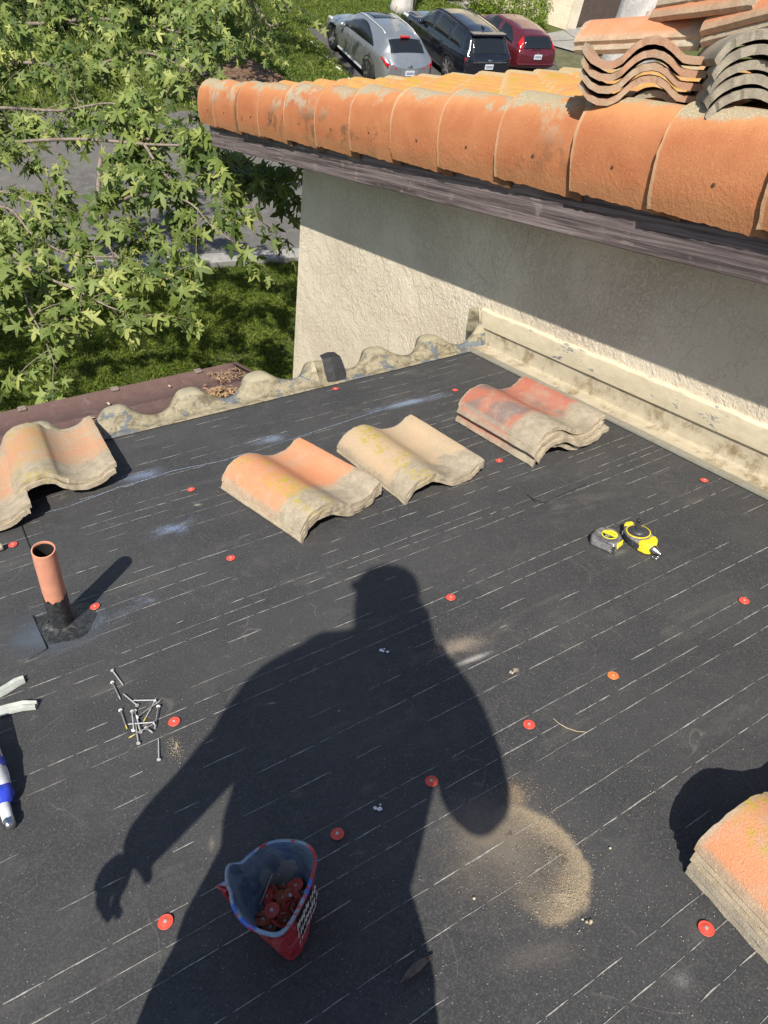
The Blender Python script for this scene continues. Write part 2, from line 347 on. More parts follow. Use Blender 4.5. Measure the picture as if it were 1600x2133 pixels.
def mat_field():
    t = NT('field tile with yellow lichen'); x, y, z = t.xyz(); r = t.rnd()
    off = t.comb(t.math('MULTIPLY', r, 9.0), t.math('MULTIPLY', r, 5.0), 0.0)
    n = t.n.new('ShaderNodeVectorMath'); n.operation = 'ADD'; t.l.new(t.obj, n.inputs[0]); t.l.new(off, n.inputs[1]); V = n.outputs[0]
    a = t.noise(8, 5, 0.6, vec=V); g = t.noise(200, 3, 0.7, vec=V); b = t.noise(40, 5, 0.7, vec=V)
    col = t.mix(t.ramp(a, 0.3, 0.7), (0.50, 0.235, 0.085), (0.55, 0.31, 0.115))
    col = t.mix(t.math('MULTIPLY', t.ramp(t.math('ADD', t.math('MULTIPLY', a, 0.6), t.math('MULTIPLY', b, 0.4)), 0.46, 0.58), t.ramp(r, 0.2, 0.9, 0.45, 1.0)), col, (0.42, 0.27, 0.04))
    edge = t.math('MAXIMUM', t.ramp(t.math('ADD', y, t.math('MULTIPLY', b, 0.05)), 0.455, 0.480), t.math('MULTIPLY', t.ramp(x, 0.05, 0.0, 0.0, 1.0), t.ramp(r, 0.62, 0.75)))
    col = t.mix(t.math('MULTIPLY', edge, t.ramp(b, 0.4, 0.55)), col, (0.40, 0.35, 0.23))
    col = t.mix(t.math('MULTIPLY', t.ramp(g, 0.55, 0.7), 0.30), col, (0.48, 0.36, 0.19))
    return t.done(col, 0.9, t.bump(t.math('ADD', g, b), 0.6, 0.002), spec=0.2)
T_FIELD = mat_field()

def mat_flash(name, paint, metal=(0.16, 0.20, 0.25), amt=0.5, dirt=0.5, dcol=(0.20, 0.15, 0.08), stretch=1.0):
    t = NT(name); q = t.map(scale=(1, stretch, 1)); a = t.noise(6, 6, 0.72, dist=0.3, vec=q); b = t.noise(35, 6, 0.75, vec=q); c = t.noise(2.2, 4)
    col = t.mix(t.ramp(b, 0.35, 0.65), tuple(x*0.86 for x in paint), paint)
    m = t.math('MULTIPLY', t.ramp(a, 0.64-0.2*amt, 0.66-0.2*amt+0.02), t.ramp(b, 0.50, 0.56))
    col = t.mix(m, col, metal)
    col = t.mix(t.math('MULTIPLY', t.ramp(t.noise(11, 6, 0.75), 0.47, 0.68), dirt), col, dcol)
    return t.done(col, t.ramp(b, 0.3, 0.7, 0.6, 0.85), t.bump(b, 0.35, 0.002), spec=0.35)
def mat_clos():
    t = NT('weathered closure metal'); x, y, z = t.xyz(); a = t.noise(7, 6, 0.75, dist=0.4); b = t.noise(40, 6, 0.8); c = t.noise(16, 6, 0.75, dist=0.5)
    col = t.mix(t.ramp(b, 0.3, 0.7), (0.20, 0.175, 0.115), (0.33, 0.29, 0.20))
    col = t.mix(t.ramp(c, 0.48, 0.60), col, (0.135, 0.115, 0.075)); col = t.mix(t.math('MULTIPLY', t.ramp(a, 0.53, 0.56), 0.9), col, t.mix(b, (0.07, 0.09, 0.12), (0.13, 0.15, 0.17)))
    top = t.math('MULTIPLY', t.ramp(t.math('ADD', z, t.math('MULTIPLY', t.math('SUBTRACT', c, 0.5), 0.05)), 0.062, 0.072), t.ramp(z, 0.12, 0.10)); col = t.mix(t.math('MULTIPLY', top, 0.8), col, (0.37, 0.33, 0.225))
    return t.done(col, t.ramp(b, 0.3, 0.7, 0.5, 0.8), t.bump(t.math('ADD', b, t.math('MULTIPLY', a, 3)), 0.5, 0.004), spec=0.35)
CLOS = mat_clos()
CLOS_OLD = mat_flash('weathered closure metal', (0.25, 0.215, 0.145), (0.10, 0.13, 0.17), 0.35, 0.75, (0.17, 0.145, 0.09))
PANF = mat_flash('beige pan flashing', (0.50, 0.44, 0.32), (0.20, 0.22, 0.24), 0.1, 0.85, (0.20, 0.145, 0.075), stretch=0.5)
COUNTER = mat_flash('cream counter flashing', (0.76, 0.66, 0.47), (0.20, 0.22, 0.27), 0.45, 0.12, stretch=0.35)
LIPF = mat_flash('grey metal drip lip', (0.27, 0.26, 0.215), (0.2, 0.21, 0.2), 0.4, 0.5)
GUTT = mat_flash('brown gutter metal', (0.115, 0.070, 0.062), (0.15, 0.10, 0.09), 0.3, 0.35, (0.17, 0.12, 0.10))
GUTT2 = simple('dusty brown strap', (0.20, 0.165, 0.14), 0.8, var=0.3)
GALV = simple('galvanised steel', (0.60, 0.62, 0.62), 0.4, metal=0.45, var=0.2, scale=300)
CHROME = simple('worn chrome', (0.55, 0.55, 0.55), 0.22, metal=1.0, var=0.2, scale=120, bump=0.1)
DGREY = simple('dark grey plastic', (0.045, 0.047, 0.05), 0.45, var=0.25, scale=150)
MGREY = simple('worn silver grey plastic', (0.20, 0.20, 0.205), 0.45, var=0.3, scale=120)
YEL = simple('yellow plastic', (0.78, 0.60, 0.03), 0.45, var=0.1, scale=150)
YELL = simple('yellow label print', (0.80, 0.74, 0.05), 0.5, var=0.08, scale=150)
BLK = simple('black print', (0.02, 0.02, 0.02), 0.5)
WHT = simple('white print', (0.75, 0.75, 0.73), 0.5)
CAPR = simple('red plastic cap', (0.66, 0.085, 0.055), 0.42, var=0.12, scale=200)
CAPO = simple('orange plastic cap', (0.68, 0.20, 0.055), 0.45, var=0.12, scale=200)
CAPD = simple('brownish red cap', (0.42, 0.10, 0.045), 0.5, var=0.2, scale=200)
NAILY = simple('yellow coated nail tip', (0.55, 0.45, 0.10), 0.4, var=0.2)
STRIP = simple('grey plastic strip', (0.34, 0.37, 0.345), 0.5, var=0.18, scale=35, bump=0.3)
FOAM = simple('white foam', (0.75, 0.78, 0.85), 0.9)
BRN = simple('dry leaf', (0.34, 0.22, 0.12), 0.85, var=0.35, scale=70)
BRN2 = simple('dead grass straw', (0.48, 0.39, 0.24), 0.85, var=0.2)
TAN = simple('tan grit', (0.46, 0.38, 0.27), 0.95, var=0.4, scale=100)
SKIN = simple('skin', (0.40, 0.24, 0.17), 0.55, var=0.08)
SHIRT = simple('grey work shirt', (0.16, 0.17, 0.19), 0.9, var=0.15)
DENIM = simple('dark denim', (0.05, 0.065, 0.11), 0.9, var=0.2)
HAIR = simple('dark hair', (0.02, 0.015, 0.012), 0.7)

def mat_leaf(name, c1, c2, c3):
    t = NT(name); r = t.attr(); n = t.noise(0.9, 3)
    col = t.mix(t.ramp(r, 0.0, 0.6), c1, c2); col = t.mix(t.ramp(r, 0.72, 1.0), col, c3)
    col = t.mix(t.ramp(n, 0.3, 0.7, 0.0, 0.35), col, c1)
    tr = t.n.new('ShaderNodeBsdfTranslucent'); t._set(tr.inputs[0], t.mix(0.5, col, (0.30, 0.42, 0.05)))
    ms = t.n.new('ShaderNodeMixShader'); ms.inputs[0].default_value = 0.28
    t.done(col, 0.55, spec=0.35); t.l.new(t.b.outputs[0], ms.inputs[1]); t.l.new(tr.outputs[0], ms.inputs[2]); t.l.new(ms.outputs[0], t.out.inputs[0])
    return t.m
LEAF = mat_leaf('sycamore leaf', (0.052, 0.090, 0.020), (0.190, 0.250, 0.062), (0.40, 0.43, 0.13))
LEAFD = mat_leaf('dark shrub leaf', (0.020, 0.035, 0.010), (0.045, 0.070, 0.020), (0.10, 0.14, 0.04))
LEAFB = mat_leaf('bright bush leaf', (0.10, 0.16, 0.02), (0.19, 0.27, 0.035), (0.33, 0.40, 0.06))
GRASS = mat_leaf('grass blade', (0.065, 0.105, 0.014), (0.160, 0.220, 0.035), (0.34, 0.35, 0.11))
def mat_ground(name, cols, scales=(1.2, 14, 90), rough=0.95, bump=0.4, bd=0.02):
    t = NT(name); a = t.noise(scales[0], 5, 0.6); b = t.noise(scales[1], 5, 0.7); c = t.noise(scales[2], 3, 0.7)
    col = t.mix(t.ramp(a, 0.35, 0.65), cols[0], cols[1]); col = t.mix(t.ramp(b, 0.45, 0.7), col, cols[2])
    return t.done(col, rough, t.bump(t.math('ADD', b, c), bump, bd), spec=0.25)
LAWN = mat_ground('lawn soil and thatch', ((0.055, 0.075, 0.018), (0.080, 0.105, 0.024), (0.13, 0.115, 0.055)), bump=0.6)
ASPH = mat_ground('asphalt', ((0.095, 0.092, 0.088), (0.125, 0.120, 0.114), (0.15, 0.145, 0.135)), (0.5, 5, 180), 0.9, 0.3, 0.006)
ASPD = mat_ground('dark parking asphalt', ((0.060, 0.058, 0.056), (0.085, 0.082, 0.08), (0.11, 0.105, 0.10)), (0.5, 5, 160), 0.9, 0.3, 0.006)
CONC = mat_ground('concrete', ((0.25, 0.245, 0.23), (0.31, 0.30, 0.28), (0.20, 0.195, 0.18)), (1.0, 8, 90), 0.9, 0.25, 0.004)
MULCH = mat_ground('mulch', ((0.11, 0.06, 0.035), (0.17, 0.10, 0.06), (0.30, 0.22, 0.16)), (2, 12, 60), 0.95, 0.8, 0.04)
PATCH = mat_ground('patchy soil and weeds', ((0.10, 0.10, 0.05), (0.16, 0.14, 0.09), (0.07, 0.09, 0.03)), (2, 10, 60), 0.95, 0.7, 0.03)
def mat_bark(name, c1, c2, c3, sc=6):
    t = NT(name); a = t.noise(1.0, 5, 0.65, vec=t.map(scale=(sc, sc, sc*0.4)), dist=0.8); b = t.noise(sc*9, 5, 0.7)
    col = t.mix(t.ramp(a, 0.42, 0.56), c1, c2); col = t.mix(t.ramp(a, 0.60, 0.66), col, c3)
    return t.done(col, 0.85, t.bump(t.math('ADD', t.math('MULTIPLY', a, 2), b), 0.6, 0.02), spec=0.25)
BARKW = mat_bark('mottled white bark', (0.46, 0.44, 0.42), (0.60, 0.57, 0.54), (0.34, 0.17, 0.09), 3)
BARKD = mat_bark('dark rough bark', (0.10, 0.08, 0.065), (0.20, 0.17, 0.15), (0.34, 0.32, 0.30), 7)
TWIG = mat_bark('twig bark', (0.20, 0.16, 0.13), (0.30, 0.25, 0.21), (0.16, 0.12, 0.09), 20)
PIPE = simple('salmon painted pipe', (0.62, 0.28, 0.185), 0.55, var=0.08, scale=25, bump=0.35)

# ------------------------------------------------------------------ setting: ground, road, kerb, sky is the world
def flat(name, pts, z, mat, kind='structure', res=None):
    o = MB().add([Vector((x, y, z)) for x, y in pts], [tuple(range(len(pts)))]).build(name, mat); tag(o, kind=kind); return o
flat('ground', [(-260, -120), (320, -120), (320, 320), (-260, 320)], -0.012, LAWN)
# road: runs along x, slightly turned
rdir = Vector((math.cos(R_(-9)), math.sin(R_(-9)), 0)); rn = Vector((-rdir.y, rdir.x, 0))
p0 = Vector((5.0, 12.42, 0))                       # outer foot of the near kerb
def rq(a, b): q = p0 + rdir*a + rn*b; return (q.x, q.y)
flat('road', [rq(-90, 0.0), rq(120, 0.0), rq(120, 7.4), rq(-90, 7.4)], 0.0, ASPH)
P_L = 11.75
flat('parking_bay', [(P_L-0.2, 17.5), (26.5, 16.0), (26.5, 23.2), (20.5, 26.2), (12.55, 25.9), (12.1, 22.5)], 0.004, ASPD)
def kerb(name, a0, a1, b0, b1, h=0.13):
    m = MB(); n = 60
    P = []
    for i in range(n+1):
        a = a0+(a1-a0)*i/n
        row = []
        for b, z in ((b0, -0.02), (b0, h-0.012), (b0+0.012, h), (b1-0.02, h), (b1, h-0.02), (b1+0.02, 0.004)):
            x, y = rq(a, b); row.append((x, y, z))
        P.append(row)
    m.grid(P); o = m.build(name, CONC); tag(o, kind='structure'); return o
kerb('kerb', -60, 90, -0.17, 0.0)
flat('gutter_pan', [rq(-60, 0.02), rq(90, 0.02), rq(90, 0.36), rq(-60, 0.36)], 0.005, CONC)
# white bay line
def linebox(x0, y0, x1, y1, w, z, mat):
    d = Vector((x1-x0, y1-y0, 0)).normalized(); q = Vector((-d.y, d.x, 0))*w/2
    return MB().add([Vector((x0, y0, z))-q, Vector((x1, y1, z))-q, Vector((x1, y1, z))+q, Vector((x0, y0, z))+q], [(0, 1, 2, 3)])
WP = simple('worn road paint', (0.55, 0.54, 0.50), 0.8, var=0.25, scale=20)
for i, (x0, x1) in enumerate(((13.95, 14.35), (16.85, 17.25), (11.75, 12.15))):
    o = linebox(x0, 19.2, x1, 24.6, 0.10, 0.009, WP).build('road_marking', WP); tag(o, kind='structure')
# far side: pavement, path, mulch, patchy verge
flat('footpath', [(17.6, 36.5), (19.0, 37.5), (22.1, 28.6), (22.3, 26.9), (20.9, 26.6)], 0.05, CONC)
flat('pavement', [(21.9, 24.6), (25.5, 25.6), (27.0, 22.6), (22.6, 22.4), (21.8, 23.4)], 0.06, CONC)
for (xa, ya, xb, yb) in ((22.0, 23.9, 26.0, 24.2), (23.2, 22.5, 23.6, 25.1)):
    o = linebox(xa, ya, xb, yb, 0.035, 0.064, SEAM).build('pavement_joint', SEAM); tag(o, kind='structure')
flat('verge', [(20.2, 21.2), (21.6, 23.3), (22.6, 22.35), (27.0, 22.5), (27.0, 17.5), (20.0, 18.5)], 0.02, PATCH)
MUL = [(5.9, 20.9), (7.0, 23.4), (8.2, 24.4), (9.3, 23.4), (9.9, 21.6), (8.8, 20.5), (7.2, 20.1)]
flat('mulch_bed', MUL, 0.03, MULCH)

# ------------------------------------------------------------------ grass blades (uncountable)
def inpoly(px, py, poly):
    c = np.zeros(len(px), bool); n = len(poly); j = n-1
    for i in range(n):
        xi, yi = poly[i]; xj, yj = poly[j]
        c ^= ((yi > py) != (yj > py)) & (px < (xj-xi)*(py-yi)/(yj-yi+1e-12)+xi); j = i
    return c
def blades(name, n, xr, yr, h, w, test, seed, mat=GRASS):
    g = np.random.default_rng(seed); x = g.uniform(*xr, n); y = g.uniform(*yr, n)
    # clumping
    keep = test(x, y); x = x[keep]; y = y[keep]; n = len(x)
    cl = np.sin(x*3.1+np.sin(y*2.3)*2)*np.cos(y*2.7+np.sin(x*1.7)*2); hh = h*(0.6+0.5*g.random(n)+0.35*cl)
    a = g.uniform(0, 2*np.pi, n); ww = w*(0.6+0.8*g.random(n)); lean = g.normal(0, 0.45, (n, 2))*hh[:, None]
    V = np.zeros((n, 4, 3)); dx = np.cos(a)*ww/2; dy = np.sin(a)*ww/2
    V[:, 0] = np.stack([x-dx, y-dy, np.full(n, -0.012)], 1); V[:, 1] = np.stack([x+dx, y+dy, np.full(n, -0.012)], 1)
    V[:, 2] = np.stack([x+dx*0.7+lean[:, 0]*0.35, y+dy*0.7+lean[:, 1]*0.35, hh*0.62], 1)
    V[:, 3] = np.stack([x+lean[:, 0], y+lean[:, 1], hh*(0.95-0.3*np.minimum(1, np.abs(lean).sum(1)/h))], 1)
    b = np.arange(n)[:, None]*4
    F = np.concatenate([b+np.array([[0, 1, 2]]), b+np.array([[0, 2, 3]])], 0)
    r = np.clip(0.45+0.25*cl+g.normal(0, 0.22, n), 0, 1); r = np.concatenate([r, r])
    o = link(name, big_mesh(name, V.reshape(-1, 3), F, r), mat); tag(o, kind='stuff'); return o
near = [(-7, 4.6), (9, 4.6), rq(5.5, -0.16), rq(-13, -0.16)]
blades('grass', 230000, (-5, 8), (4.6, 14.5), 0.085, 0.011, lambda x, y: inpoly(x, y, near), 3)
def far_ok(x, y):
    b = (x-p0.x)*rn.x+(y-p0.y)*rn.y
    ok = (b > 7.6) & ~inpoly(x, y, MUL) & ~((x > P_L) & (y < 25.8) & (x > P_L+(y-18)*0.12-0.1)) & (x < 21.2-(y-27)*0.28)
    return ok
blades('grass', 260000, (-2, 22), (19.5, 46), 0.10, 0.030, far_ok, 4)

# ------------------------------------------------------------------ the house
house = thing('house', 'stucco house with stripped black felt porch roof and an orange tiled gable above', 'house', mat=Matrix.Translation((2.2, 4.49, 0)))
HI = house.matrix_world.inverted()
def hp(o): o.parent = house; o.matrix_parent_inverse = Matrix.Identity(4); o.matrix_local = HI @ o.matrix_world; return o
WX = 2.2; YC = 4.49
def roofz(y, h): # z of the plane at height h above roof at world y
    # point RO + V t + N h ; y = RO.y + cos*t + sin*h
    t = (y-RO.y-NRM.y*h)/VV.y; return RO.z+VV.z*t+NRM.z*h
# stucco walls: subdivided slab
m = MB()
def wall_grid(p00, p10, p11, p01, nu, nv):
    P = []
    for i in range(nu+1):
        row = []
        for j in range(nv+1):
            a = i/nu; b = j/nv; A = Vector(p00).lerp(Vector(p10), a); B = Vector(p01).lerp(Vector(p11), a); row.append(A.lerp(B, b))
        P.append(row)
    return P
yt0 = -4.0
m.grid(wall_grid((WX, YC-0.02, -0.1), (WX, yt0, -0.1), (WX, yt0, roofz(yt0, 0.80)), (WX, YC-0.02, roofz(YC-0.02, 0.80)), 40, 30))
P = []
for k in range(7):                                  # rounded stucco corner
    a = k/6*math.pi/2; xx = WX+0.02-0.02*math.cos(a); yy = YC-0.02+0.02*math.sin(a)
    P.append([(xx, yy, -0.1+(roofz(YC, 0.80)+0.1)*j/30) for j in range(31)])
m.grid(P)
m.grid(wall_grid((WX+0.02, YC, -0.1), (WX+9, YC, -0.1), (WX+9, YC, roofz(YC, 0.8)), (WX+0.02, YC, roofz(YC, 0.8)), 10, 10))
hp(m.build('stucco_wall', STUCCO, smooth=True, angle=60))
# lower front wall under the porch roof
TE = 2.86
ye = (RO+VV*TE).y
m = MB(); m.grid(wall_grid((WX-0.01, ye-0.35, -0.1), (-6, ye-0.35, -0.1), (-6, ye-0.35, roofz(ye-0.35, -0.12)), (WX-0.01, ye-0.35, roofz(ye-0.35, -0.12)), 6, 6))
hp(m.build('porch_wall', STUCCO))
# underlayment on deck
m = MB(); n1, n2 = 70, 60; P = []
for i in range(n1+1):
    s = -4.2+(WX-0.03+4.2)*i/n1; row = []
    for j in range(n2+1):
        t_ = -3.5+(TE+3.5)*j/n2
        wv = (mn.noise(Vector((s*1.3, t_*2.6, 3.0)))-0.0)*0.0022
        row.append((s, t_, wv-0.0025))
    P.append(row)
m.grid(P); m.v[:] = m.v
felt = m.build('roof_underlayment', FELT, matrix=RM, smooth=True); hp(felt)
m = MB().box((-4.2, -3.5, -0.14), (WX-0.002, TE-0.01, -0.012)); hp(m.build('roof_deck', WOOD, matrix=RM))

# printed dashed dust lines following the felt courses; (px,py) pairs along each line
def dash_line(mb, pts, width, fill, seed, hh=0.0012, jit=0.0012, seglen=(0.02, 0.13), gaplen=(0.008, 0.05)):
    g = random.Random(seed)
    st = [on_roof(*p) for p in pts]; st.sort(); S = [p[0] for p in st]; T = [p[1] for p in st]
    def tt(s):
        if s <= S[0]: k = (T[1]-T[0])/(S[1]-S[0]); return T[0]+k*(s-S[0])
        for i in range(len(S)-1):
            if s <= S[i+1]: return T[i]+(T[i+1]-T[i])*(s-S[i])/(S[i+1]-S[i])
        return T[-1]
    s = S[0]; ph = g.random()*9
    while s < S[-1]:
        L = g.uniform(*seglen)*(1+1.2*g.random()); e = min(s+L, S[-1])
        if g.random() < fill+0.25:
            n = max(3, int((e-s)/0.008)); up = []; dn = []; w0 = width*g.uniform(0.45, 1.15)
            for i in range(n+1):
                q = s+(e-s)*i/n; y = tt(q)+jit*mn.noise(Vector((q*30, ph, 0)))*1.5+0.004*mn.noise(Vector((q*2.2, ph, 4)))
                w = w0*math.sin(math.pi*min(1, max(0, (i+0.25)/(n+0.5))))**0.45*(0.65+0.5*g.random())
                z = 0.0+hh-0.0025+0.0022*mn.noise(Vector((q*1.3, y*2.6, 3.0)))
                up.append((q, y+w/2, z)); dn.append((q, y-w/2, z))
            b = len(mb.v); mb.v += up+dn
            for i in range(n): mb.f.append((b+i, b+n+1+i, b+n+2+i, b+i+1))
        s = e+g.uniform(*gaplen)/max(0.4, fill)
ROWS = [(0.07, .85), (0.135, .85), (0.205, .8), (0.264, .95), (0.318, .95), (0.42, .25), (0.508, .9), (0.585, .9), (0.640, .15), (0.690, .8), (0.740, .85), (0.795, .9), (0.905, .85), (0.985, .9), (1.06, .25), (1.12, .2), (1.19, .85), (1.245, .85), (1.30, .5), (1.40, .3), (1.465, .75), (1.51, .8), (1.545, .55), (1.61, .35), (1.655, .6), (1.715, .6), (1.79, .7), (1.835, .45),
        (1.93, .5), (1.985, .6), (2.06, .35), (2.12, .55), (2.17, .6), (2.22, .6), (2.30, .35), (2.36, .5), (2.44, .55), (2.50, .5), (2.585, .5), (2.65, .45), (2.71, .4), (2.765, .35)]
def rows_mesh(mb, seed=3):
    g = random.Random(seed)
    for t0, fill in ROWS:
        far = max(0, min(1, (t0-1.3)/1.2)); ph = g.random()*30; s = -1.6+g.random()*0.1; fz = fill
        while s < 2.075:
            if g.random() < 0.09: fz = fill*g.choice((0.3, 0.9, 1.0, 1.15))
            L = g.uniform(0.02, 0.085)*(1.0+0.5*g.random()); e = min(s+L, 2.078)
            if g.random() < fz*1.12:
                n = max(3, int((e-s)/0.008)); up = []; dn = []; w0 = 0.0025*g.uniform(0.4, 1.2)*(1+0.25*far)
                for i in range(n+1):
                    q = s+(e-s)*i/n; y = t0+0.020*q+0.0010*mn.noise(Vector((q*26, ph, 0)))+(0.004+0.012*far)*mn.noise(Vector((q*1.9, t0*2.2, 4)))
                    w = w0*math.sin(math.pi*min(1, max(0, (i+0.2)/(n+0.4))))**0.4*(0.6+0.6*g.random())
                    z = 0.0012-0.0025+0.0022*mn.noise(Vector((q*1.3, y*2.6, 3.0)))
                    up.append((q, y+w/2, z)); dn.append((q, y-w/2, z))
                b = len(mb.v); mb.v += up+dn
                for i in range(n): mb.f.append((b+i, b+n+1+i, b+n+2+i, b+i+1))
            else:
                if fill > 0.7: e = s+g.uniform(0.01, 0.035)
            s = e+g.uniform(0.002, 0.012)*(1 if g.random() < 0.85 else 3)
def add_slot(o, mb, mat):
    me = o.data; k = len(me.materials); me.materials.append(mat); bm = bmesh.new(); bm.from_mesh(me); vs = [bm.verts.new(v) for v in mb.v]
    for f in mb.f:
        try: q = bm.faces.new([vs[i] for i in f]); q.material_index = k
        except ValueError: pass
    bm.to_mesh(me); bm.free()
mb = MB(); rows_mesh(mb); add_slot(felt, mb, CHALK)
mb = MB(); dash_line(mb, ((35,1082),(140,1056),(245,1015),(300,1000),(360,980),(470,958),(560,930),(700,885),(800,852),(925,817)), 0.0028, 3.0, 5, 0.0016, 0.0006, (0.3, 0.5), (0.0005, 0.001))
add_slot(felt, mb, BLUECHALK)
mb = MB()
for i, (l, w) in enumerate([(((40,1083),(70,1160)), 0.003), (((70,1285),(98,1352)), 0.006), (((0,1380),(60,1372),(98,1352)), 0.003), (((1108,1038),(1132,1048),(1222,1008)), 0.0025), (((1098,1030),(1118,1048)), 0.0025), (((0,1297),(70,1283)), 0.002)]):
    st = [on_roof(*p) for p in l]
    for a, b in zip(st[:-1], st[1:]):
        d = Vector((b[0]-a[0], b[1]-a[1], 0)); q = Vector((-d.y, d.x, 0)).normalized()*w/2; n = 8
        P = [[Vector((a[0], a[1], 0.001))+d*k/n+q*(0.7+0.5*random.random())*sg for sg in (1, -1)] for k in range(n+1)]; mb.grid(P)
add_slot(felt, mb, SEAM)

# pan flashing along the wall
m = MB(); P = []; n = 60
for i in range(n+1):
    t_ = -2.5+(TE+0.02+2.5)*i/n; wv = 0.0025*mn.noise(Vector((t_*3, 0, 0)))
    P.append([(s, t_, h+wv*k) for s, h, k in ((2.085, 0.0005, 1), (2.088, 0.0065, 1), (2.108, 0.0075, 1), (2.12, 0.006, 1), (2.178, 0.008, 1), (2.189, 0.012, .5), (2.192, 0.022, .3), (2.1945, 0.099, 0))])
m.grid(P); o = m.build('wall_flashing', PANF, matrix=RM, smooth=True, angle=35); hp(o)
m = MB(); P = []
for i in range(n+1):
    t_ = -2.5+(TE+0.02+2.5)*i/n; wv = 0.002*mn.noise(Vector((t_*2, 5, 0)))
    P.append([(s, t_, h) for s, h in ((2.083, 0.001), (2.0845, 0.0085), (2.115, 0.0098+wv), (2.116, 0.006))])
m.grid(P); hp(m.build('flashing_lip', LIPF, matrix=RM))
m = MB(); P = []
for i in range(n*3+1):
    t_ = -2.5+(TE-0.02+2.5)*i/(n*3); jg = 0.006*mn.noise(Vector((t_*9, 2, 0)))+0.004*mn.noise(Vector((t_*31, 2, 0)))
    P.append([(s, t_, h) for s, h in ((2.196, 0.097), (2.185, 0.0955), (2.1838, 0.099), (2.1845, 0.180+jg), (2.188, 0.187+jg), (2.1995, 0.189+jg))])
m.grid(P); hp(m.build('counter_flashing', COUNTER, matrix=RM, smooth=True, angle=20))

# wavy eave closure
def hump(s): 
    pk = [0.06, 0.36, 0.675, 0.985, 1.29, 1.60, 1.915]; v = 0
    for p in pk: v = max(v, 1/(1+(abs(s-p)/0.078)**3.6))
    return v
m = MB(); P = []; n = 260; s0 = -0.3; s1 = 2.195
for i in range(n+1):
    s = s0+(s1-s0)*i/n; hv = hump(s); end = max(0, (s-2.08)/0.115)
    w = 0.003*mn.noise(Vector((s*8, 1, 1)))
    hh = 0.016+(0.058+0.008*mn.noise(Vector((s*2.7, 11, 1))))*hv+0.008*mn.noise(Vector((s*5, 7, 1)))+0.13*end**1.6+0.012*(math.exp(-((s-1.1)/0.12)**2))
    out = 0.03*hv
    tb = TE-0.03-0.028*end
    P.append([(s, tb-0.045, 0.0015), (s, tb-0.020, 0.0035+abs(w)), (s, tb, 0.005), (s, tb+0.012+w, hh*0.35), (s, tb+0.020+out*0.4+w, hh*0.7), (s, tb+0.026+out*0.7, hh*0.93), (s, tb+0.034+out, hh), (s, tb+0.04+out*2.2, hh-0.002+0.004*hv), (s, tb+0.042+out*3.0, hh*0.96-0.004)])
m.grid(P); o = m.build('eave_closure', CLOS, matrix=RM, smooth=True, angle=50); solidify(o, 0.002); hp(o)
# torn metal and the bent corner tab
m = MB().grid([[(2.172, TE-0.06, 0.004), (2.176, TE-0.02, 0.10), (2.180, TE+0.0, 0.165)], [(2.19, TE-0.01, 0.004), (2.196, TE+0.012, 0.11), (2.196, TE+0.03, 0.185)], [(2.14, TE+0.04, 0.05), (2.15, TE+0.05, 0.12), (2.162, TE+0.055, 0.172)]])
o = m.build('corner_tab', CLOS, matrix=RM, smooth=True); solidify(o, 0.0015); hp(o)

# rake board, soffit, roof deck above
T_BE = 5.92
m = MB(); P = []; n = 120
for i in range(n+1):
    t_ = -3.0+(T_BE+3.0)*i/n; w1 = 0.0016*mn.noise(Vector((t_*5, 0, 9))); w2 = 0.0016*mn.noise(Vector((t_*7, 3, 9)))
    P.append([(1.94, t_, 0.716+w1), (1.902, t_, 0.715+w1), (1.900, t_, 0.718+w1), (1.900, t_, 0.873+w2), (1.94, t_, 0.875+w2), (1.94, t_, 0.716+w1)])
m.grid(P); m.add([P[-1][k] for k in range(5)], [(0, 1, 2, 3, 4)]); m.add([P[0][k] for k in range(5)], [(4, 3, 2, 1, 0)])
hp(m.build('rake_board', WOOD, matrix=RM, smooth=True, angle=30))
m = MB().box((1.943, -3.0, 0.80), (9.0, T_BE-0.05, 0.93)); hp(m.build('upper_roof_deck', WOOD, matrix=RM))
m = MB().box((1.943, T_BE-0.047, 0.745), (9.0, T_BE-0.01, 0.90)); hp(m.build('eave_fascia', WOOD, matrix=RM))

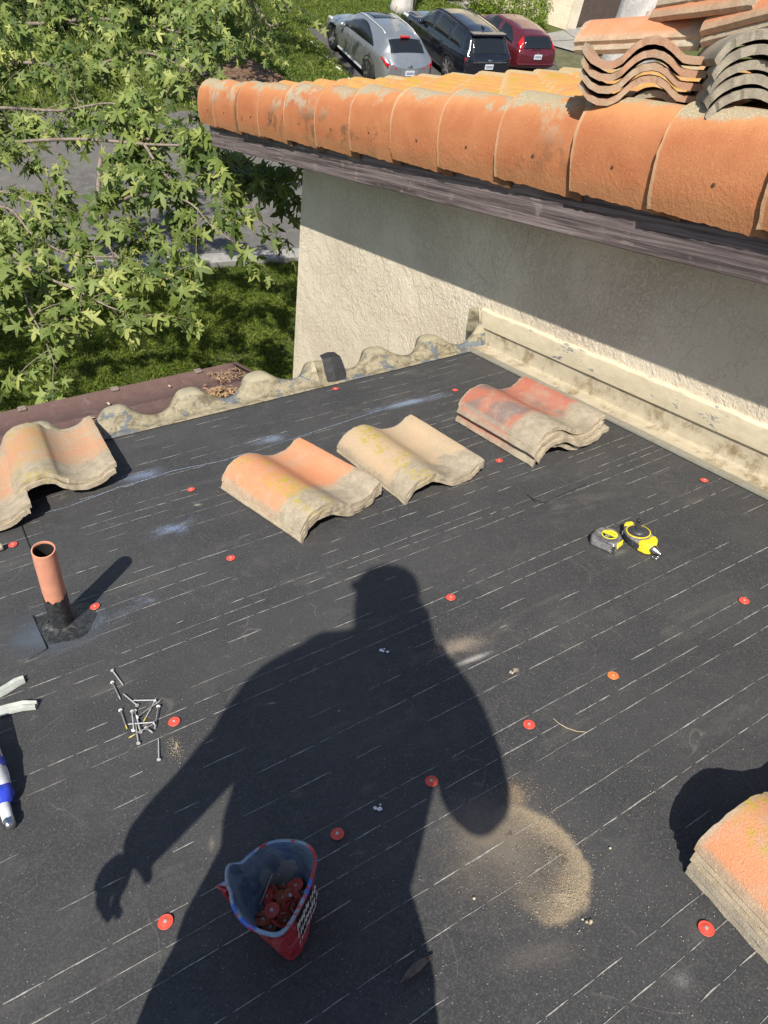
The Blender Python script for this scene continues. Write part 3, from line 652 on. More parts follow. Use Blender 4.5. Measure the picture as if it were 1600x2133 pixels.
# ------------------------------------------------------------------ tiles
S_PROF = [(0, .006), (.006, .020), (.018, .036), (.035, .051), (.058, .063), (.085, .070), (.108, .071), (.130, .067), (.150, .059), (.170, .047), (.188, .036), (.205, .028), (.225, .023), (.250, .021), (.272, .023), (.292, .028), (.308, .036), (.317, .044), (.322, .049), (.328, .046), (.334, .050), (.345, .054), (.35, .052)]
S_STEP = [(p[0], p[1]+(0.010 if p[0] < 0.165 else 0)) for p in S_PROF]; S_STEP.insert(10, (.1635, .053+.0)); S_STEP = sorted(S_STEP)
def tile_mesh(name, prof, L=0.46, th=0.019, seed=0, chip=0.004, ny=26, wscale=1.0):
    g = random.Random(seed); o3 = Vector((g.random()*50, g.random()*50, g.random()*50))
    # resample
    xs = np.array([p[0] for p in prof]); zs = np.array([p[1] for p in prof])
    d = np.concatenate([[0], np.cumsum(np.hypot(np.diff(xs), np.diff(zs)))]); nn = 44
    q = np.linspace(0, d[-1], nn); X = np.interp(q, d, xs)*wscale; Z = np.interp(q, d, zs)
    nx = np.gradient(X); nz = np.gradient(Z); l = np.hypot(nx, nz); NX = -nz/l; NZ = nx/l
    top = []; bot = []
    for j in range(ny+1):
        v = j/ny; rt = []; rb = []
        for i in range(nn):
            y = v*L
            e0 = chip*(mn.noise(Vector((X[i]*45, 0, 0))+o3)+0.6*mn.noise(Vector((X[i]*140, 3, 0))+o3))
            e1 = chip*(mn.noise(Vector((X[i]*45, 9, 0))+o3)+0.6*mn.noise(Vector((X[i]*140, 8, 0))+o3))
            if j == 0: y += e0*1.6
            if j == ny: y += e1
            wz = 0.0016*mn.noise(Vector((X[i]*14, y*9, 1))+o3)
            ex = 0
            if i in (0, nn-1): ex = chip*0.5*mn.noise(Vector((y*60, 4, i))+o3)
            # thicker, worn head end
            hd = max(0, 1-y/0.05)
            thk = th*(1-0.12*hd); drop = 0.0
            fl = 0.0
            zz = Z[i]+wz
            if j == 0: zz -= 0.003
            if j == ny: zz -= 0.001
            rt.append(Vector((X[i]+ex, y, zz))); rb.append(Vector((X[i]+ex-NX[i]*thk*0.55, y+(0.002 if j == 0 else 0), zz-thk*(0.55+0.45*NZ[i]))))
        top.append(rt); bot.append(rb)
    m = MB(); m.grid([[p for p in r] for r in top]); b = len(m.v); m.grid([list(reversed(r)) for r in bot])
    W = nn; TI = lambda j, i: j*W+i; BI = lambda j, i: b+j*W+(W-1-i)
    for i in range(W-1):
        m.f.append((TI(0, i+1), TI(0, i), BI(0, i), BI(0, i+1))); m.f.append((TI(ny, i), TI(ny, i+1), BI(ny, i+1), BI(ny, i)))
    for j in range(ny):
        m.f.append((TI(j, 0), TI(j+1, 0), BI(j+1, 0), BI(j, 0))); m.f.append((TI(j+1, W-1), TI(j, W-1), BI(j, W-1), BI(j+1, W-1)))
    me = mesh(name, m.v, m.f)
    for p in me.polygons: p.use_smooth = True
    me.set_sharp_from_angle(angle=R_(50)); return me
def place(s, t, h, rot=0.0, tx=0.0, ty=0.0):       # roof frame placement
    return RM @ Matrix.Translation((s, t, h)) @ Euler((R_(tx), R_(ty), R_(rot))).to_matrix().to_4x4()
def tile(label, mat, M_, seed, prof=S_PROF, group=None, L=0.46, chip=0.004, wscale=1.0, name='roof_tile', th=0.019):
    o = link(name, tile_mesh(name, prof, L, th, seed, chip, wscale=wscale), mat, matrix=M_); tag(o, label, 'roof tile', group); return o
G1 = 'tiles stacked on the felt roof'
# stack A (orange), three high
ORD = {2: ['bottom', 'top'], 3: ['bottom', 'middle', 'top'], 4: ['bottom', 'second from bottom', 'third from bottom', 'top'], 5: ['bottom', 'second from bottom', 'middle', 'fourth from bottom', 'top']}
def stack(n, s, t, rot, mats, where, seed, dz=0.0155, jit=0.006, prof=S_PROF, group=G1, wscale=0.98, base=0.0, jr=0.9, L=0.46):
    g = random.Random(seed)
    for k in range(n):
        last = k == n-1
        tile('%s roof tile of %s' % (ORD[n][k], where), mats[min(k, len(mats)-1)], place(s+(0 if last else g.uniform(-jit, jit)), t+(0 if last else g.uniform(-jit*1.5, jit)), base+k*dz, rot+(0 if last else g.uniform(-jr, jr))), seed*10+k, prof, group, wscale=wscale, L=L)
stack(3, 0.655, 1.712, 12, [T_PALE, T_OR, T_OR], 'the orange stack in the middle of the felt, beside the pale tile stack', 11)
stack(2, 1.045, 1.728, 2.5, [T_PALE, T_PALE], 'the pale sandy lichened stack between the orange and red stacks', 12)
stack(4, 1.575, 1.70, 1.0, [T_RED, T_RED, T_RED, T_RED], 'the brick red stack nearest the wall flashing', 13, dz=0.0225, jit=0.012, jr=1.8)
# left pair at the eave, overhanging the gutter
for k in range(2):
    tile('%s tile of the mossy pair lying over the eave by the gutter' % ORD[2][k], T_OLD, place(-0.090+0.006*k, 2.375+0.01*k, 0.022+0.02*k, 0.5-k, -2.0), 140+k, S_STEP, G1, wscale=0.98, L=0.50)
for k in range(2):
    tile('%s tile of the pair cut off by the left edge of the photo at the eave' % ORD[2][k], T_OLD, place(-0.390+0.008*k, 2.265+0.01*k, 0.012+0.018*k, 1.5-k, -1.0), 150+k, S_PROF, G1, wscale=0.98, L=0.50)
# right front stack, butts away from the camera
stack(5, 0.795, -0.085, -3.0, [T_CEM, T_CEM, T_PALE, T_PALE, T_OR], 'the tall orange stack in the near right corner', 16, dz=0.0185, jit=0.003, jr=0.5, wscale=1.1)

# rake tiles
RK = [6.0, 5.65, 5.14, 4.79, 4.38, 3.97, 3.56, 3.16, 2.77, 2.38, 1.97, 1.61, 1.235, 0.85, 0.45, 0.05]
R_PROF = [(1.864, .868), (1.860, .90), (1.858, .94), (1.859, .98), (1.864, 1.02), (1.874, 1.058), (1.891, 1.092), (1.914, 1.119), (1.943, 1.138), (1.975, 1.147), (2.01, 1.146), (2.04, 1.136), (2.068, 1.117), (2.088, 1.092), (2.10, 1.06)]
def rake_tile(i, tb):
    L = 0.455; g = random.Random(500+i); ny = 22; th = 0.016; o3 = Vector((i*7.3, 2, 5)); dh = g.uniform(-0.006, 0.008); du = g.uniform(-0.006, 0.006); yaw = g.uniform(-0.03, 0.03)
    xs = np.array([p[0] for p in R_PROF]); zs = np.array([p[1] for p in R_PROF])
    d = np.concatenate([[0], np.cumsum(np.hypot(np.diff(xs), np.diff(zs)))]); nn = 34; q = np.linspace(0, d[-1], nn)
    X = np.interp(q, d, xs); Z = np.interp(q, d, zs); cxm, czm = 1.98, 0.99
    top, bot = [], []
    for j in range(ny+1):
        v = j/ny                                   # 0 = butt (down slope, wide), 1 = head (tucked)
        sc = 1.055-0.20*v+0.010*max(0, 1-v*7); rt, rb = [], []
        for k in range(nn):
            y = tb-v*L+yaw*(Z[k]-1.0)*3
            if j == 0: y += 0.004*mn.noise(Vector((k*0.5, 3, 0))+o3)
            bx = 0.0018*mn.noise(Vector((X[k]*30, y*11, Z[k]*20))+o3)
            x = cxm+(X[k]-cxm)*sc+du+bx; z = Z[k]+dh-0.034*v-0.006*(1-v)*(k < 2)*g.random()
            if k == 0: z += 0.006*mn.noise(Vector((y*18, 1, 1))+o3)+0.003*mn.noise(Vector((y*70, 1, 1))+o3)
            a = math.atan2(Z[k]-czm, X[k]-cxm)
            rt.append((x, y, z)); rb.append((x-math.cos(a)*th, y-(0.002 if j == 0 else 0), z-math.sin(a)*th*(1 if k > 3 else 0.2)))
        top.append(rt); bot.append(rb)
    m = MB(); m.grid(top); b = 0; b = len(m.v); m.grid([list(reversed(r)) for r in bot]); W = nn
    TI = lambda j, i: j*W+i; BI = lambda j, i: b+j*W+(W-1-i)
    for k in range(W-1):
        m.f.append((TI(0, k+1), TI(0, k), BI(0, k), BI(0, k+1))); m.f.append((TI(ny, k), TI(ny, k+1), BI(ny, k+1), BI(ny, k)))
    for j in range(ny):
        m.f.append((TI(j, 0), TI(j+1, 0), BI(j+1, 0), BI(j, 0))); m.f.append((TI(j+1, W-1), TI(j, W-1), BI(j, W-1), BI(j+1, W-1)))
    m.box((1.882, tb+0.010, 0.858+g.uniform(0, .006)), (1.894, tb+0.055+g.uniform(0, .02), 0.895))
    base = Vector((1.90, tb-0.2, 1.0)); m.v = [tuple(Vector(p)-base) for p in m.v]
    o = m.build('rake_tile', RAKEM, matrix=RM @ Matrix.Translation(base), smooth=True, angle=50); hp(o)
    # nail
    nb = MB(); c = Vector((1.862+du, tb-0.20+g.uniform(-.02, .02), 0.955+dh)); mm = Matrix.Translation(c) @ Euler((0, R_(-90), 0)).to_matrix().to_4x4()
    nb.lathe([(0.0052, -0.004), (0.0050, 0.0030), (0, 0.0034)], 9, mm)
    n_ = nb.build('nail', [RUST], matrix=RM); n_.parent = o; n_.matrix_parent_inverse = Matrix.Identity(4); n_.matrix_local = Matrix.Translation(-base)
def mat_rake():
    t = NT('orange rake tile with cement wash'); x, y, z = t.xyz(); r = t.rnd()
    off = t.comb(t.math('MULTIPLY', r, 9.0), t.math('MULTIPLY', r, 5.0), 0.0)
    n = t.n.new('ShaderNodeVectorMath'); n.operation = 'ADD'; t.l.new(t.obj, n.inputs[0]); t.l.new(off, n.inputs[1]); V = n.outputs[0]
    a = t.noise(6, 5, 0.6, vec=V); b = t.noise(24, 6, 0.7, vec=V); g = t.noise(230, 3, 0.7, vec=V); big = t.noise(3.2, 3, 0.5, vec=V)
    col = t.mix(t.ramp(a, 0.3, 0.7), (0.385, 0.138, 0.058), (0.45, 0.185, 0.082))
    col = t.mix(t.math('MULTIPLY', t.ramp(g, 0.55, 0.72), 0.4), col, (0.70, 0.42, 0.24))
    zz = t.math('ADD', z, t.math('MULTIPLY', t.math('SUBTRACT', b, 0.5), 0.045))
    # lighter fade toward crest, lichen green-grey wash patches on crest
    col = t.mix(t.math('MULTIPLY', t.ramp(zz, 0.06, 0.13), 0.6), col, (0.56, 0.29, 0.12))
    col = t.mix(t.ramp(r, 0.0, 1.0, 0.0, 0.28), col, (0.36, 0.12, 0.05))
    wash = t.math('MULTIPLY', t.ramp(t.math('ADD', zz, t.math('MULTIPLY', t.math('SUBTRACT', big, 0.5), 0.16)), 0.100, 0.118), t.ramp(a, 0.42, 0.52))
    wc = t.mix(t.ramp(g, 0.45, 0.62), (0.27, 0.26, 0.185), (0.46, 0.41, 0.28))
    col = t.mix(t.math('MULTIPLY', wash, 0.85), col, wc)
    ye = t.math('MULTIPLY', t.ramp(z, 0.130, 0.145), t.ramp(x, 0.09, 0.13)); col = t.mix(t.math('MULTIPLY', ye, 0.7), col, (0.55, 0.40, 0.12))
    st = t.math('MULTIPLY', t.math('MULTIPLY', t.ramp(t.noise(4.5, 4, 0.6, vec=V), 0.53, 0.60), t.ramp(b, 0.40, 0.52)), t.ramp(r, 0.2, 0.5))
    col = t.mix(t.math('MULTIPLY', st, 0.75), col, t.mix(t.ramp(z, -0.02, 0.06), (0.13, 0.085, 0.045), (0.36, 0.34, 0.25)))
    low = t.ramp(t.math('ADD', z, t.math('MULTIPLY', t.math('SUBTRACT', b, 0.5), 0.05)), -0.075, -0.115)
    col = t.mix(t.math('MULTIPLY', low, 0.55), col, (0.33, 0.17, 0.075))
    sp = t.voro(120, 'F1', vec=V); col = t.mix(t.math('MULTIPLY', t.math('LESS_THAN', sp, 0.13), t.ramp(b, 0.5, 0.6)), col, (0.15, 0.06, 0.03))
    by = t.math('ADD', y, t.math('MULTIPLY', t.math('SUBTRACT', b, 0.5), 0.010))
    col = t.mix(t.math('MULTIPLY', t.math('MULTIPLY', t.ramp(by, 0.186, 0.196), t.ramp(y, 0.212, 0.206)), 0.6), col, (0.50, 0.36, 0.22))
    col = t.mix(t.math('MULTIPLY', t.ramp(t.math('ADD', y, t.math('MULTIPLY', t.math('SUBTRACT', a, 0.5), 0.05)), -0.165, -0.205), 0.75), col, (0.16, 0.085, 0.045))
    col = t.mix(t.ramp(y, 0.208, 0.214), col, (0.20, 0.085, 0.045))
    rg = t.noise(70, 5, 0.7, vec=V)
    h = t.math('ADD', t.math('MULTIPLY', g, 0.5), t.math('MULTIPLY', rg, t.ramp(z, 0.05, -0.09, 0.35, 1.9)))
    return t.done(col, 0.86, t.bump(h, 0.7, 0.003), spec=0.25)
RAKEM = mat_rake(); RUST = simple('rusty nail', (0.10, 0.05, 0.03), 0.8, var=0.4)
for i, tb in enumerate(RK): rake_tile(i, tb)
# field tiles
F_PROF = [(0.0, 0.012), (0.01, 0.034), (0.03, 0.058), (0.06, 0.079), (0.095, 0.086), (0.13, 0.078), (0.16, 0.058), (0.185, 0.036), (0.21, 0.022), (0.25, 0.016), (0.29, 0.022), (0.32, 0.034), (0.335, 0.045)]
FM = [tile_mesh('roof_tile', F_PROF, 0.46, 0.014, 900+k, 0.003, ny=8) for k in range(4)]
for q in FM: q.materials.append(T_FIELD)
rest = MB(); cnt = 0
courses = [5.74, 5.36, 4.98, 4.60, 4.22, 3.84, 3.46, 3.08, 2.70, 2.32, 1.94, 1.56, 1.18, 0.80]
cand = []
for ci, tb in enumerate(courses):
    for k in range(24):
        u = 2.055+0.305*k
        Pc = rp(u+0.1, tb-0.2, 1.15)-CAM; dz = Pc.dot(fwd)
        if dz < 0.4: continue
        px = cx_+f_px*Pc.dot(right)/dz
        if px > 1700: vis = 0
        else: vis = 1
        cand.append((0 if vis else 1, dz, u, tb))
cand.sort()
for i, (nv, dz, u, tb) in enumerate(cand):
    g = random.Random(i*3+1)
    Mx = RM @ Matrix.Translation((u+g.uniform(-.003, .003), tb-0.46, 1.020+g.uniform(-.002, .003))) @ Euler((R_(3.1+g.uniform(-.25, .3)), 0, R_(g.uniform(-.4, .4)))).to_matrix().to_4x4()
    if i < 84:
        o = bpy.data.objects.new('roof_tile', FM[i % 4]); COL.objects.link(o); o.matrix_world = Mx; hp(o)
    elif tb > 0.5:
        src = FM[i % 4]; loc = RM.inverted() @ Mx
        rest.add([loc @ v.co for v in src.vertices], [tuple(p.vertices) for p in src.polygons])
o = rest.build('roof_tile', T_FIELD, matrix=RM, smooth=True, angle=50); tag(o, kind='stuff'); hp(o)

# stacks on the upper roof
G2 = 'tiles stacked on the upper roof'

PT = [(0, .068), (.012, .050), (.03, .032), (.055, .020), (.085, .018), (.108, .028), (.125, .046), (.145, .064), (.17, .076), (.20, .079), (.225, .073), (.25, .058), (.27, .040), (.285, .028), (.31, .024), (.35, .022)]
PT = [(x, z-0.012) for x, z in PT]
def place_u(u, t, h, turn=0.0, tx=0.0, ty=0.0):
    """tile whose length runs along +u (butt or head end facing the camera); its x axis runs up slope (-t)"""
    B = Matrix(((0, 1, 0, 0), (-1, 0, 0, 0), (0, 0, 1, 0), (0, 0, 0, 1)))     # x -> -t, y -> +u
    return RM @ Matrix.Translation((u, t, h)) @ Euler((R_(tx), R_(ty), R_(turn))).to_matrix().to_4x4() @ B
UL = ['grey weathered S tile at the very bottom of the loose wavy stack on the rake', 'lowest orange edged S tile of the loose wavy stack on the rake', 'second lowest orange edged S tile of the loose wavy stack on the rake', 'third orange edged S tile up in the loose wavy stack on the rake', 'topmost wavy ended S tile of the loose stack, just under the long orange pair']
for k in range(5):
    tile(UL[k], T_CEM if k == 0 else T_WAVE, place_u(1.862-0.009*k-(0.0 if k else -0.03), 1.965-0.008*k, 1.097+0.0335*k+(0.006 if k else 0), 43+random.uniform(-1.2, 1.2), 0, 1.5), 700+k, PT, G2, chip=0.006, wscale=1.04, th=0.021)
for k, (h, m_, lb) in enumerate([(1.268, T_EDGE, 'bare tan lower tile of the long sideways pair crowning the wavy stack'), (1.294, T_ORN, 'orange upper tile of the long sideways pair crowning the wavy stack')]):
    tile(lb, m_, place(2.20+0.004*k, 1.815, h, 12+k*0.8, -0.4), 720+k, S_PROF, G2, chip=0.006, L=0.475)
RLB = ['bottom grey head ended tile of the nested stack at the right edge, resting on the rake', 'second grey tile up in the nested stack at the right edge', 'middle grey tile of the nested stack at the right edge', 'fourth grey tile up in the nested stack at the right edge', 'top grey tile of the nested stack at the right edge']
for k in range(5):
    tile(RLB[k], T_CEM, place_u(1.90-0.006*(k % 2), 1.507+0.004*(k % 3), 1.105+0.0335*k, 44+random.uniform(-2, 2), 0, 1), 740+k, S_PROF, G2, chip=0.008, wscale=1.05, th=0.024)
for k, (s, t, h, rot, tx, lb, m_) in enumerate([
        (2.06, 1.325, 1.334, -11, -7.0, 'tan lower tile of the tilted pair lying on the grey nested stack', T_EDGE),
        (2.055, 1.33, 1.362, -11, -7.0, 'orange upper tile of the tilted pair lying on the grey nested stack', T_ORN),
        (2.11, 1.585, 1.362, -11, -1.6, 'orange tile bridging both upper stacks, just below the topmost tile', T_ORN),
        (2.125, 1.57, 1.398, -10, -2.0, 'topmost tan edged tile at the upper right corner of the photo', T_EDGE)]):
    tile(lb, m_, place(s, t, h, rot, tx), 760+k, S_PROF, G2, chip=0.006, L=0.46)

# ------------------------------------------------------------------ vent pipe
b0 = on_roof(128, 1296); vp = thing('vent_pipe', 'salmon painted vent pipe standing in glossy black roofing tar', 'vent pipe', mat=RM @ Matrix.Translation((b0[0], b0[1], 0)))
ax0 = Vector((0, 0, -0.02)); ax1 = Vector((-0.035-b0[0], 1.617-b0[1], 0.300)); dd = (ax1-ax0).normalized()
rp0 = 0.0275
m = MB(); n = 32; B = dd.orthogonal().normalized(); C = dd.cross(B); Lp = (ax1-ax0).length
def ringp(r, z, j): a = 2*math.pi*j/n; return ax0+dd*z+B*math.cos(a)*r+C*math.sin(a)*r
m = MB(); rows = []
for r, z in [(rp0, 0.11)]+[(rp0, 0.12+0.01*i) for i in range(19) if 0.12+0.01*i < Lp-0.004]+[(rp0-0.0006, Lp), (rp0-0.0032, Lp+0.0003), (rp0-0.0036, Lp-0.004), (rp0-0.0036, 0.05)]:
    rows.append([ringp(r+(0.0005*mn.noise(Vector((j*0.6, z*30, 0))) if r == rp0 else 0), z, j % n) for j in range(n+1)])
m.grid(rows); o = m.build('pipe', PIPE, vp, smooth=True, angle=60)
m = MB(); m.grid([[ringp(rp0-0.0038, z, j % n) for j in range(n+1)] for z in (Lp-0.0055, 0.03)]); m.grid([[ringp(r, 0.03, j % n) for j in range(n+1)] for r in (rp0-0.0038, 0.001)]); m.build('pipe_bore', BLK, vp, smooth=True, angle=60)
def mat_tar():
    t = NT('glossy tar'); a = t.noise(60, 5, 0.7, dist=1.0); b = t.noise(18, 4, 0.6, dist=1.5)
    return t.done(t.mix(t.ramp(a, 0.4, 0.7), (0.016, 0.018, 0.022), (0.060, 0.062, 0.062)), t.ramp(b, 0.35, 0.65, 0.22, 0.5), t.bump(t.math('ADD', a, b), 0.9, 0.004), spec=0.6)
TAR = mat_tar()
m = MB(); rows = []
for i in range(17):
    z = 0.005+i*0.0095
    rows.append([ringp(rp0+0.0018+0.0012*mn.noise(Vector((math.cos(2*math.pi*j/n)*2, math.sin(2*math.pi*j/n)*2, z*40)))+max(0, 0.022-z)*0.5, z+(0.018*mn.noise(Vector((math.cos(2*math.pi*j/n)*2.5, math.sin(2*math.pi*j/n)*2.5, 7)))+0.008*mn.noise(Vector((j*1.9, 2, 7)))*(j % n != 0) if i == 16 else 0), j % n) for j in range(n+1)])
m.grid(rows); o = m.build('tar_sleeve', TAR, vp, smooth=True)
m = MB(); rows = []
for i in range(14):
    r = 0.026+0.0043*i
    rows.append([(lambda a, rr: Vector((math.cos(a)*rr*1.15, math.sin(a)*rr*0.95, 0.0125*math.exp(-(i/3.2)**2)+0.0022*(1-i/13)+0.0016*mn.noise(Vector((math.cos(a)*4, math.sin(a)*4, i*0.35)))*(1-i/13)-0.0012*(i/13)**3)))(2*math.pi*j/40, r*(1+(0.28*mn.noise(Vector((math.cos(2*math.pi*j/40)*1.5, math.sin(2*math.pi*j/40)*1.5, 3)))*i/13))) for j in range(41)])
m.grid(rows); m.build('tar_skirt', TAR, vp, smooth=True)
# felt patch beside it
pp = [on_roof(*p) for p in ((-60, 1300), (68, 1284), (98, 1352), (60, 1374), (-60, 1395))]
m = MB(); m.add([Vector((x, y, 0.0040)) for x, y in pp]+[Vector((x, y, -0.002)) for x, y in pp], [(0, 1, 2, 3, 4)]+[(i, (i+1) % 5, 5+(i+1) % 5, 5+i) for i in range(5)])
tag(m.build('felt_patch', FELT, matrix=RM), 'square patch of black felt lapped beside the vent pipe base', 'felt patch')

# ------------------------------------------------------------------ cap nails
def cap_parts(root, matc):
    b = MB().lathe([(0.0133, 0.0003), (0.0137, 0.0012), (0.0130, 0.0021), (0.0112, 0.0019), (0.0095, 0.0016), (0.0070, 0.0026), (0.0050, 0.0030), (0, 0.0031)], 28)
    o = b.build('cap_disc', matc, root, smooth=True, angle=50)
    h = MB().lathe([(0.0030, 0.0029), (0.0030, 0.0038), (0.0, 0.0040)], 12).build('nail_head', GALV, root, smooth=True, angle=40); return o, h
proto = {}
def cap(px, py, label, matc=CAPR, h=0.0, M_=None, tilt=None):
    s, t = on_roof(px, py, h)
    if M_ is None:
        M_ = RM @ Matrix.Translation((s, t, h+0.0004)) @ Euler(tilt or (R_(random.uniform(-2.5, 2.5)), R_(random.uniform(-2.5, 2.5)), random.uniform(0, 6))).to_matrix().to_4x4()
    r = thing('cap_nail', label, 'cap nail', 'red plastic cap nails in the felt', M_)
    if matc.name not in proto: proto[matc.name] = [o.data for o in cap_parts(r, matc)]
    else:
        for nm, me in zip(('cap_disc', 'nail_head'), proto[matc.name]):
            c = bpy.data.objects.new(nm, me); COL.objects.link(c); c.parent = r
    return r
CAPS = [(706, 786, 'red cap nail standing on edge against the black felt scrap on the closure'), (699, 810, 'red cap nail just in front of the black felt scrap at the eave'),
 (863, 751, 'red cap nail pressed against the base of the wavy closure toward the wall'), (948, 813, 'red cap nail at the end of the blue chalk line'),
 (398, 1020, 'red cap nail between the left eave tiles and the orange stack'), (1040, 960, 'red cap nail just left below the brick red stack'),
 (1467, 1001, 'red cap nail near the drip lip of the wall flashing, far right'), (27, 1135, 'red cap nail left of the vent pipe beside the small metal fitting'),
 (481, 1163, 'red cap nail below the left corner of the orange stack'), (198, 1264, 'red cap nail right beside the vent pipe base'),
 (939, 1245, 'red cap nail just right of the head of the shadow'), (1550, 1252, 'red cap nail at the right edge of the photo, level with the shadow head'),
 (1277, 1408, 'faded orange cap nail, the only one that is not red'), (363, 1504, 'red cap nail right beside the pile of loose nails'),
 (1102, 1510, 'red cap nail in sun beside the thin curved straw'), (899, 1628, 'red cap nail inside the shadow under the raised arm'),
 (703, 1738, 'red cap nail in the shadow just above the bucket'), (345, 1921, 'red cap nail to the left of the bucket'),
 (1471, 1935, 'largest red cap nail, in front of the corner tile stack')]
for px, py, lb in CAPS:
    if px == 706: cap(px, py, lb, CAPR, 0.012, tilt=(R_(62), R_(8), 0.3))
    else: cap(px, py, lb, CAPO if px == 1277 else CAPR)

# ------------------------------------------------------------------ loose nails
NL = [((234,1397),(257,1427),'galvanised nail lying furthest up, nearest the vent pipe'), ((234,1422),(251,1457),'galvanised nail lying apart, second from the top of the scatter'),
 ((286,1470),(256,1444),'galvanised nail with its head down right above the pile'), ((251,1480),(265,1519),'galvanised nail lying apart at the left of the pile'),
 ((325,1459),(276,1458.5),'galvanised nail lying level along the top of the pile'), ((286,1494),(335,1458),'long crossing nail that points up right from the pile'),
 ((323,1461),(298,1504),'nail with yellowed tip crossing under the long diagonal one'), ((330,1472),(322,1519),'galvanised nail at the right side of the pile, nearly upright in the photo'),
 ((275,1482),(279,1523),'left nail of the bundle lying side by side in the pile'), ((281,1481),(291,1521),'right nail of the bundle, splayed with a yellow tip'),
 ((322,1505),(265,1508),'nail lying level across the middle of the pile'), ((321,1508),(267,1537),'nail under the pile with yellow tip pointing down left'),
 ((288.5,1549),(280,1492),'nail with its head lowest in the pile'), ((304,1517),(319,1527),'short looking nail poking out at the lower right of the pile'),
 ((331,1583),(330,1537),'single nail lying apart below the pile'), ((278,1522),(276,1486),'middle nail of the bundle with its head down'), ((293,1525),(283,1488),'nail buried in the middle of the pile with its bright head showing')]
nme = None
for i, (a, b, lb) in enumerate(NL):
    hz = 0.0028+(0.0035*(i % 3) if 4 <= i <= 13 or i > 14 else 0)
    A = on_roof(*a, hz); Bp = on_roof(*b, hz); d = Vector((Bp[0]-A[0], Bp[1]-A[1], 0)); Ln = d.length; ang = math.atan2(d.y, d.x)
    Mx = RM @ Matrix.Translation((A[0], A[1], hz+0.0012)) @ Matrix.Rotation(ang, 4, 'Z') @ Matrix.Rotation(R_(2.0), 4, 'Y') @ Matrix.Rotation(R_(90), 4, 'Y')
    r = thing('nail', lb, 'nail', 'loose galvanised nails on the felt', Mx)
    MB().lathe([(0.0, -0.0006), (0.0044, -0.0006), (0.0046, 0.0004), (0.0018, 0.0012)], 12).build('nail_head', WHT if i % 2 else GALV, r, smooth=True, angle=40)
    MB().lathe([(0.00150, 0.0008), (0.00150, Ln-0.014)], 8).build('nail_shank', MGREY if i % 2 else GALV, r, smooth=True, angle=40)
    MB().lathe([(0.00150, Ln-0.014), (0.0014, Ln-0.004), (0.0, Ln)], 8).build('nail_point', NAILY if i in (3, 6, 9, 11) else GALV, r, smooth=True, angle=40)

# ------------------------------------------------------------------ bucket of caps
RIMZ = 6.154
rim_px = [(430+x/RIMZ, 1720+y/RIMZ) for x, y in [(700,270),(850,205),(1000,190),(1130,195),(1250,222),(1340,290),(1385,370),(1403,440),(1375,560),(1330,720),(1260,890),(1180,1050),(1110,1180),(1010,1320),(940,1375),(860,1388),(760,1370),(640,1325),(520,1260),(420,1160),(350,1040),(318,930),(318,860),(290,800),(262,720),(258,640),(262,560),(290,505),(340,482),(400,488),(470,470),(560,375)]]
HR = 0.125
rim = [Vector((*on_roof(px, py, HR), HR)) for px, py in rim_px]
foot_px = [(560, 1870), (585, 1850), (618, 1850), (645, 1868), (650, 1905), (644, 1945), (628, 1985), (609, 2004), (598, 2002), (575, 1975), (552, 1940), (545, 1900)]
bc = on_roof(603, 1935, 0.0)
foot = [Vector((*on_roof(px, py, 0.0), 0.002)) for px, py in foot_px]
fc = sum(foot, Vector())/len(foot); rc = sum(rim, Vector())/len(rim)
def foot_at(ang):
    best = None
    for i in range(len(foot)):
        a = foot[i]-fc; b = foot[(i+1) % len(foot)]-fc; d = Vector((math.cos(ang), math.sin(ang), 0))
        den = a.x*(b.y-a.y)-a.y*(b.x-a.x); e = b-a; det = d.x*e.y-d.y*e.x
        if abs(det) < 1e-9: continue
        u = (a.x*e.y-a.y*e.x)/det; w = (a.x*d.y-a.y*d.x)/det
        if u > 0 and -1e-6 <= w <= 1+1e-6: best = u
    return fc+Vector((math.cos(ang), math.sin(ang), 0))*(best or 0.03)
def smooth_ring(r, it=1):
    for _ in range(it):
        q = []
        for i in range(len(r)): a = r[i]; b = r[(i+1) % len(r)]; q += [a*0.75+b*0.25, a*0.25+b*0.75]
        r = q
    return r
rimS = smooth_ring(rim, 1); footS = [foot_at(math.atan2((p-rc).y, (p-rc).x)) for p in rimS]; footS = [(footS[i-1]+footS[i]+footS[(i+1) % len(footS)])/3 for i in range(len(footS))]
BM = RM @ Matrix.Translation((fc.x, fc.y, 0)); bk = thing('bucket', 'red plastic bucket with squeezed lip and blue grey paint inside, holding red cap nails', 'bucket', mat=BM)
sh = lambda p: p-Vector((fc.x, fc.y, 0))
N = len(rimS)
def wall_ring(f, inset, dz=0.0):
    c = fc.lerp(rc, f); out = []
    for i in range(N):
        g_ = f**0.85
        p = footS[i].lerp(rimS[i], g_); p = Vector((p.x, p.y, 0.002+(HR-0.002)*f+dz)); d = Vector((c.x-p.x, c.y-p.y, 0)); d = d.normalized()*inset if d.length > inset else d*0
        out.append(sh(p+d))
    return out+[]
def closed(r): return r+[r[0]]
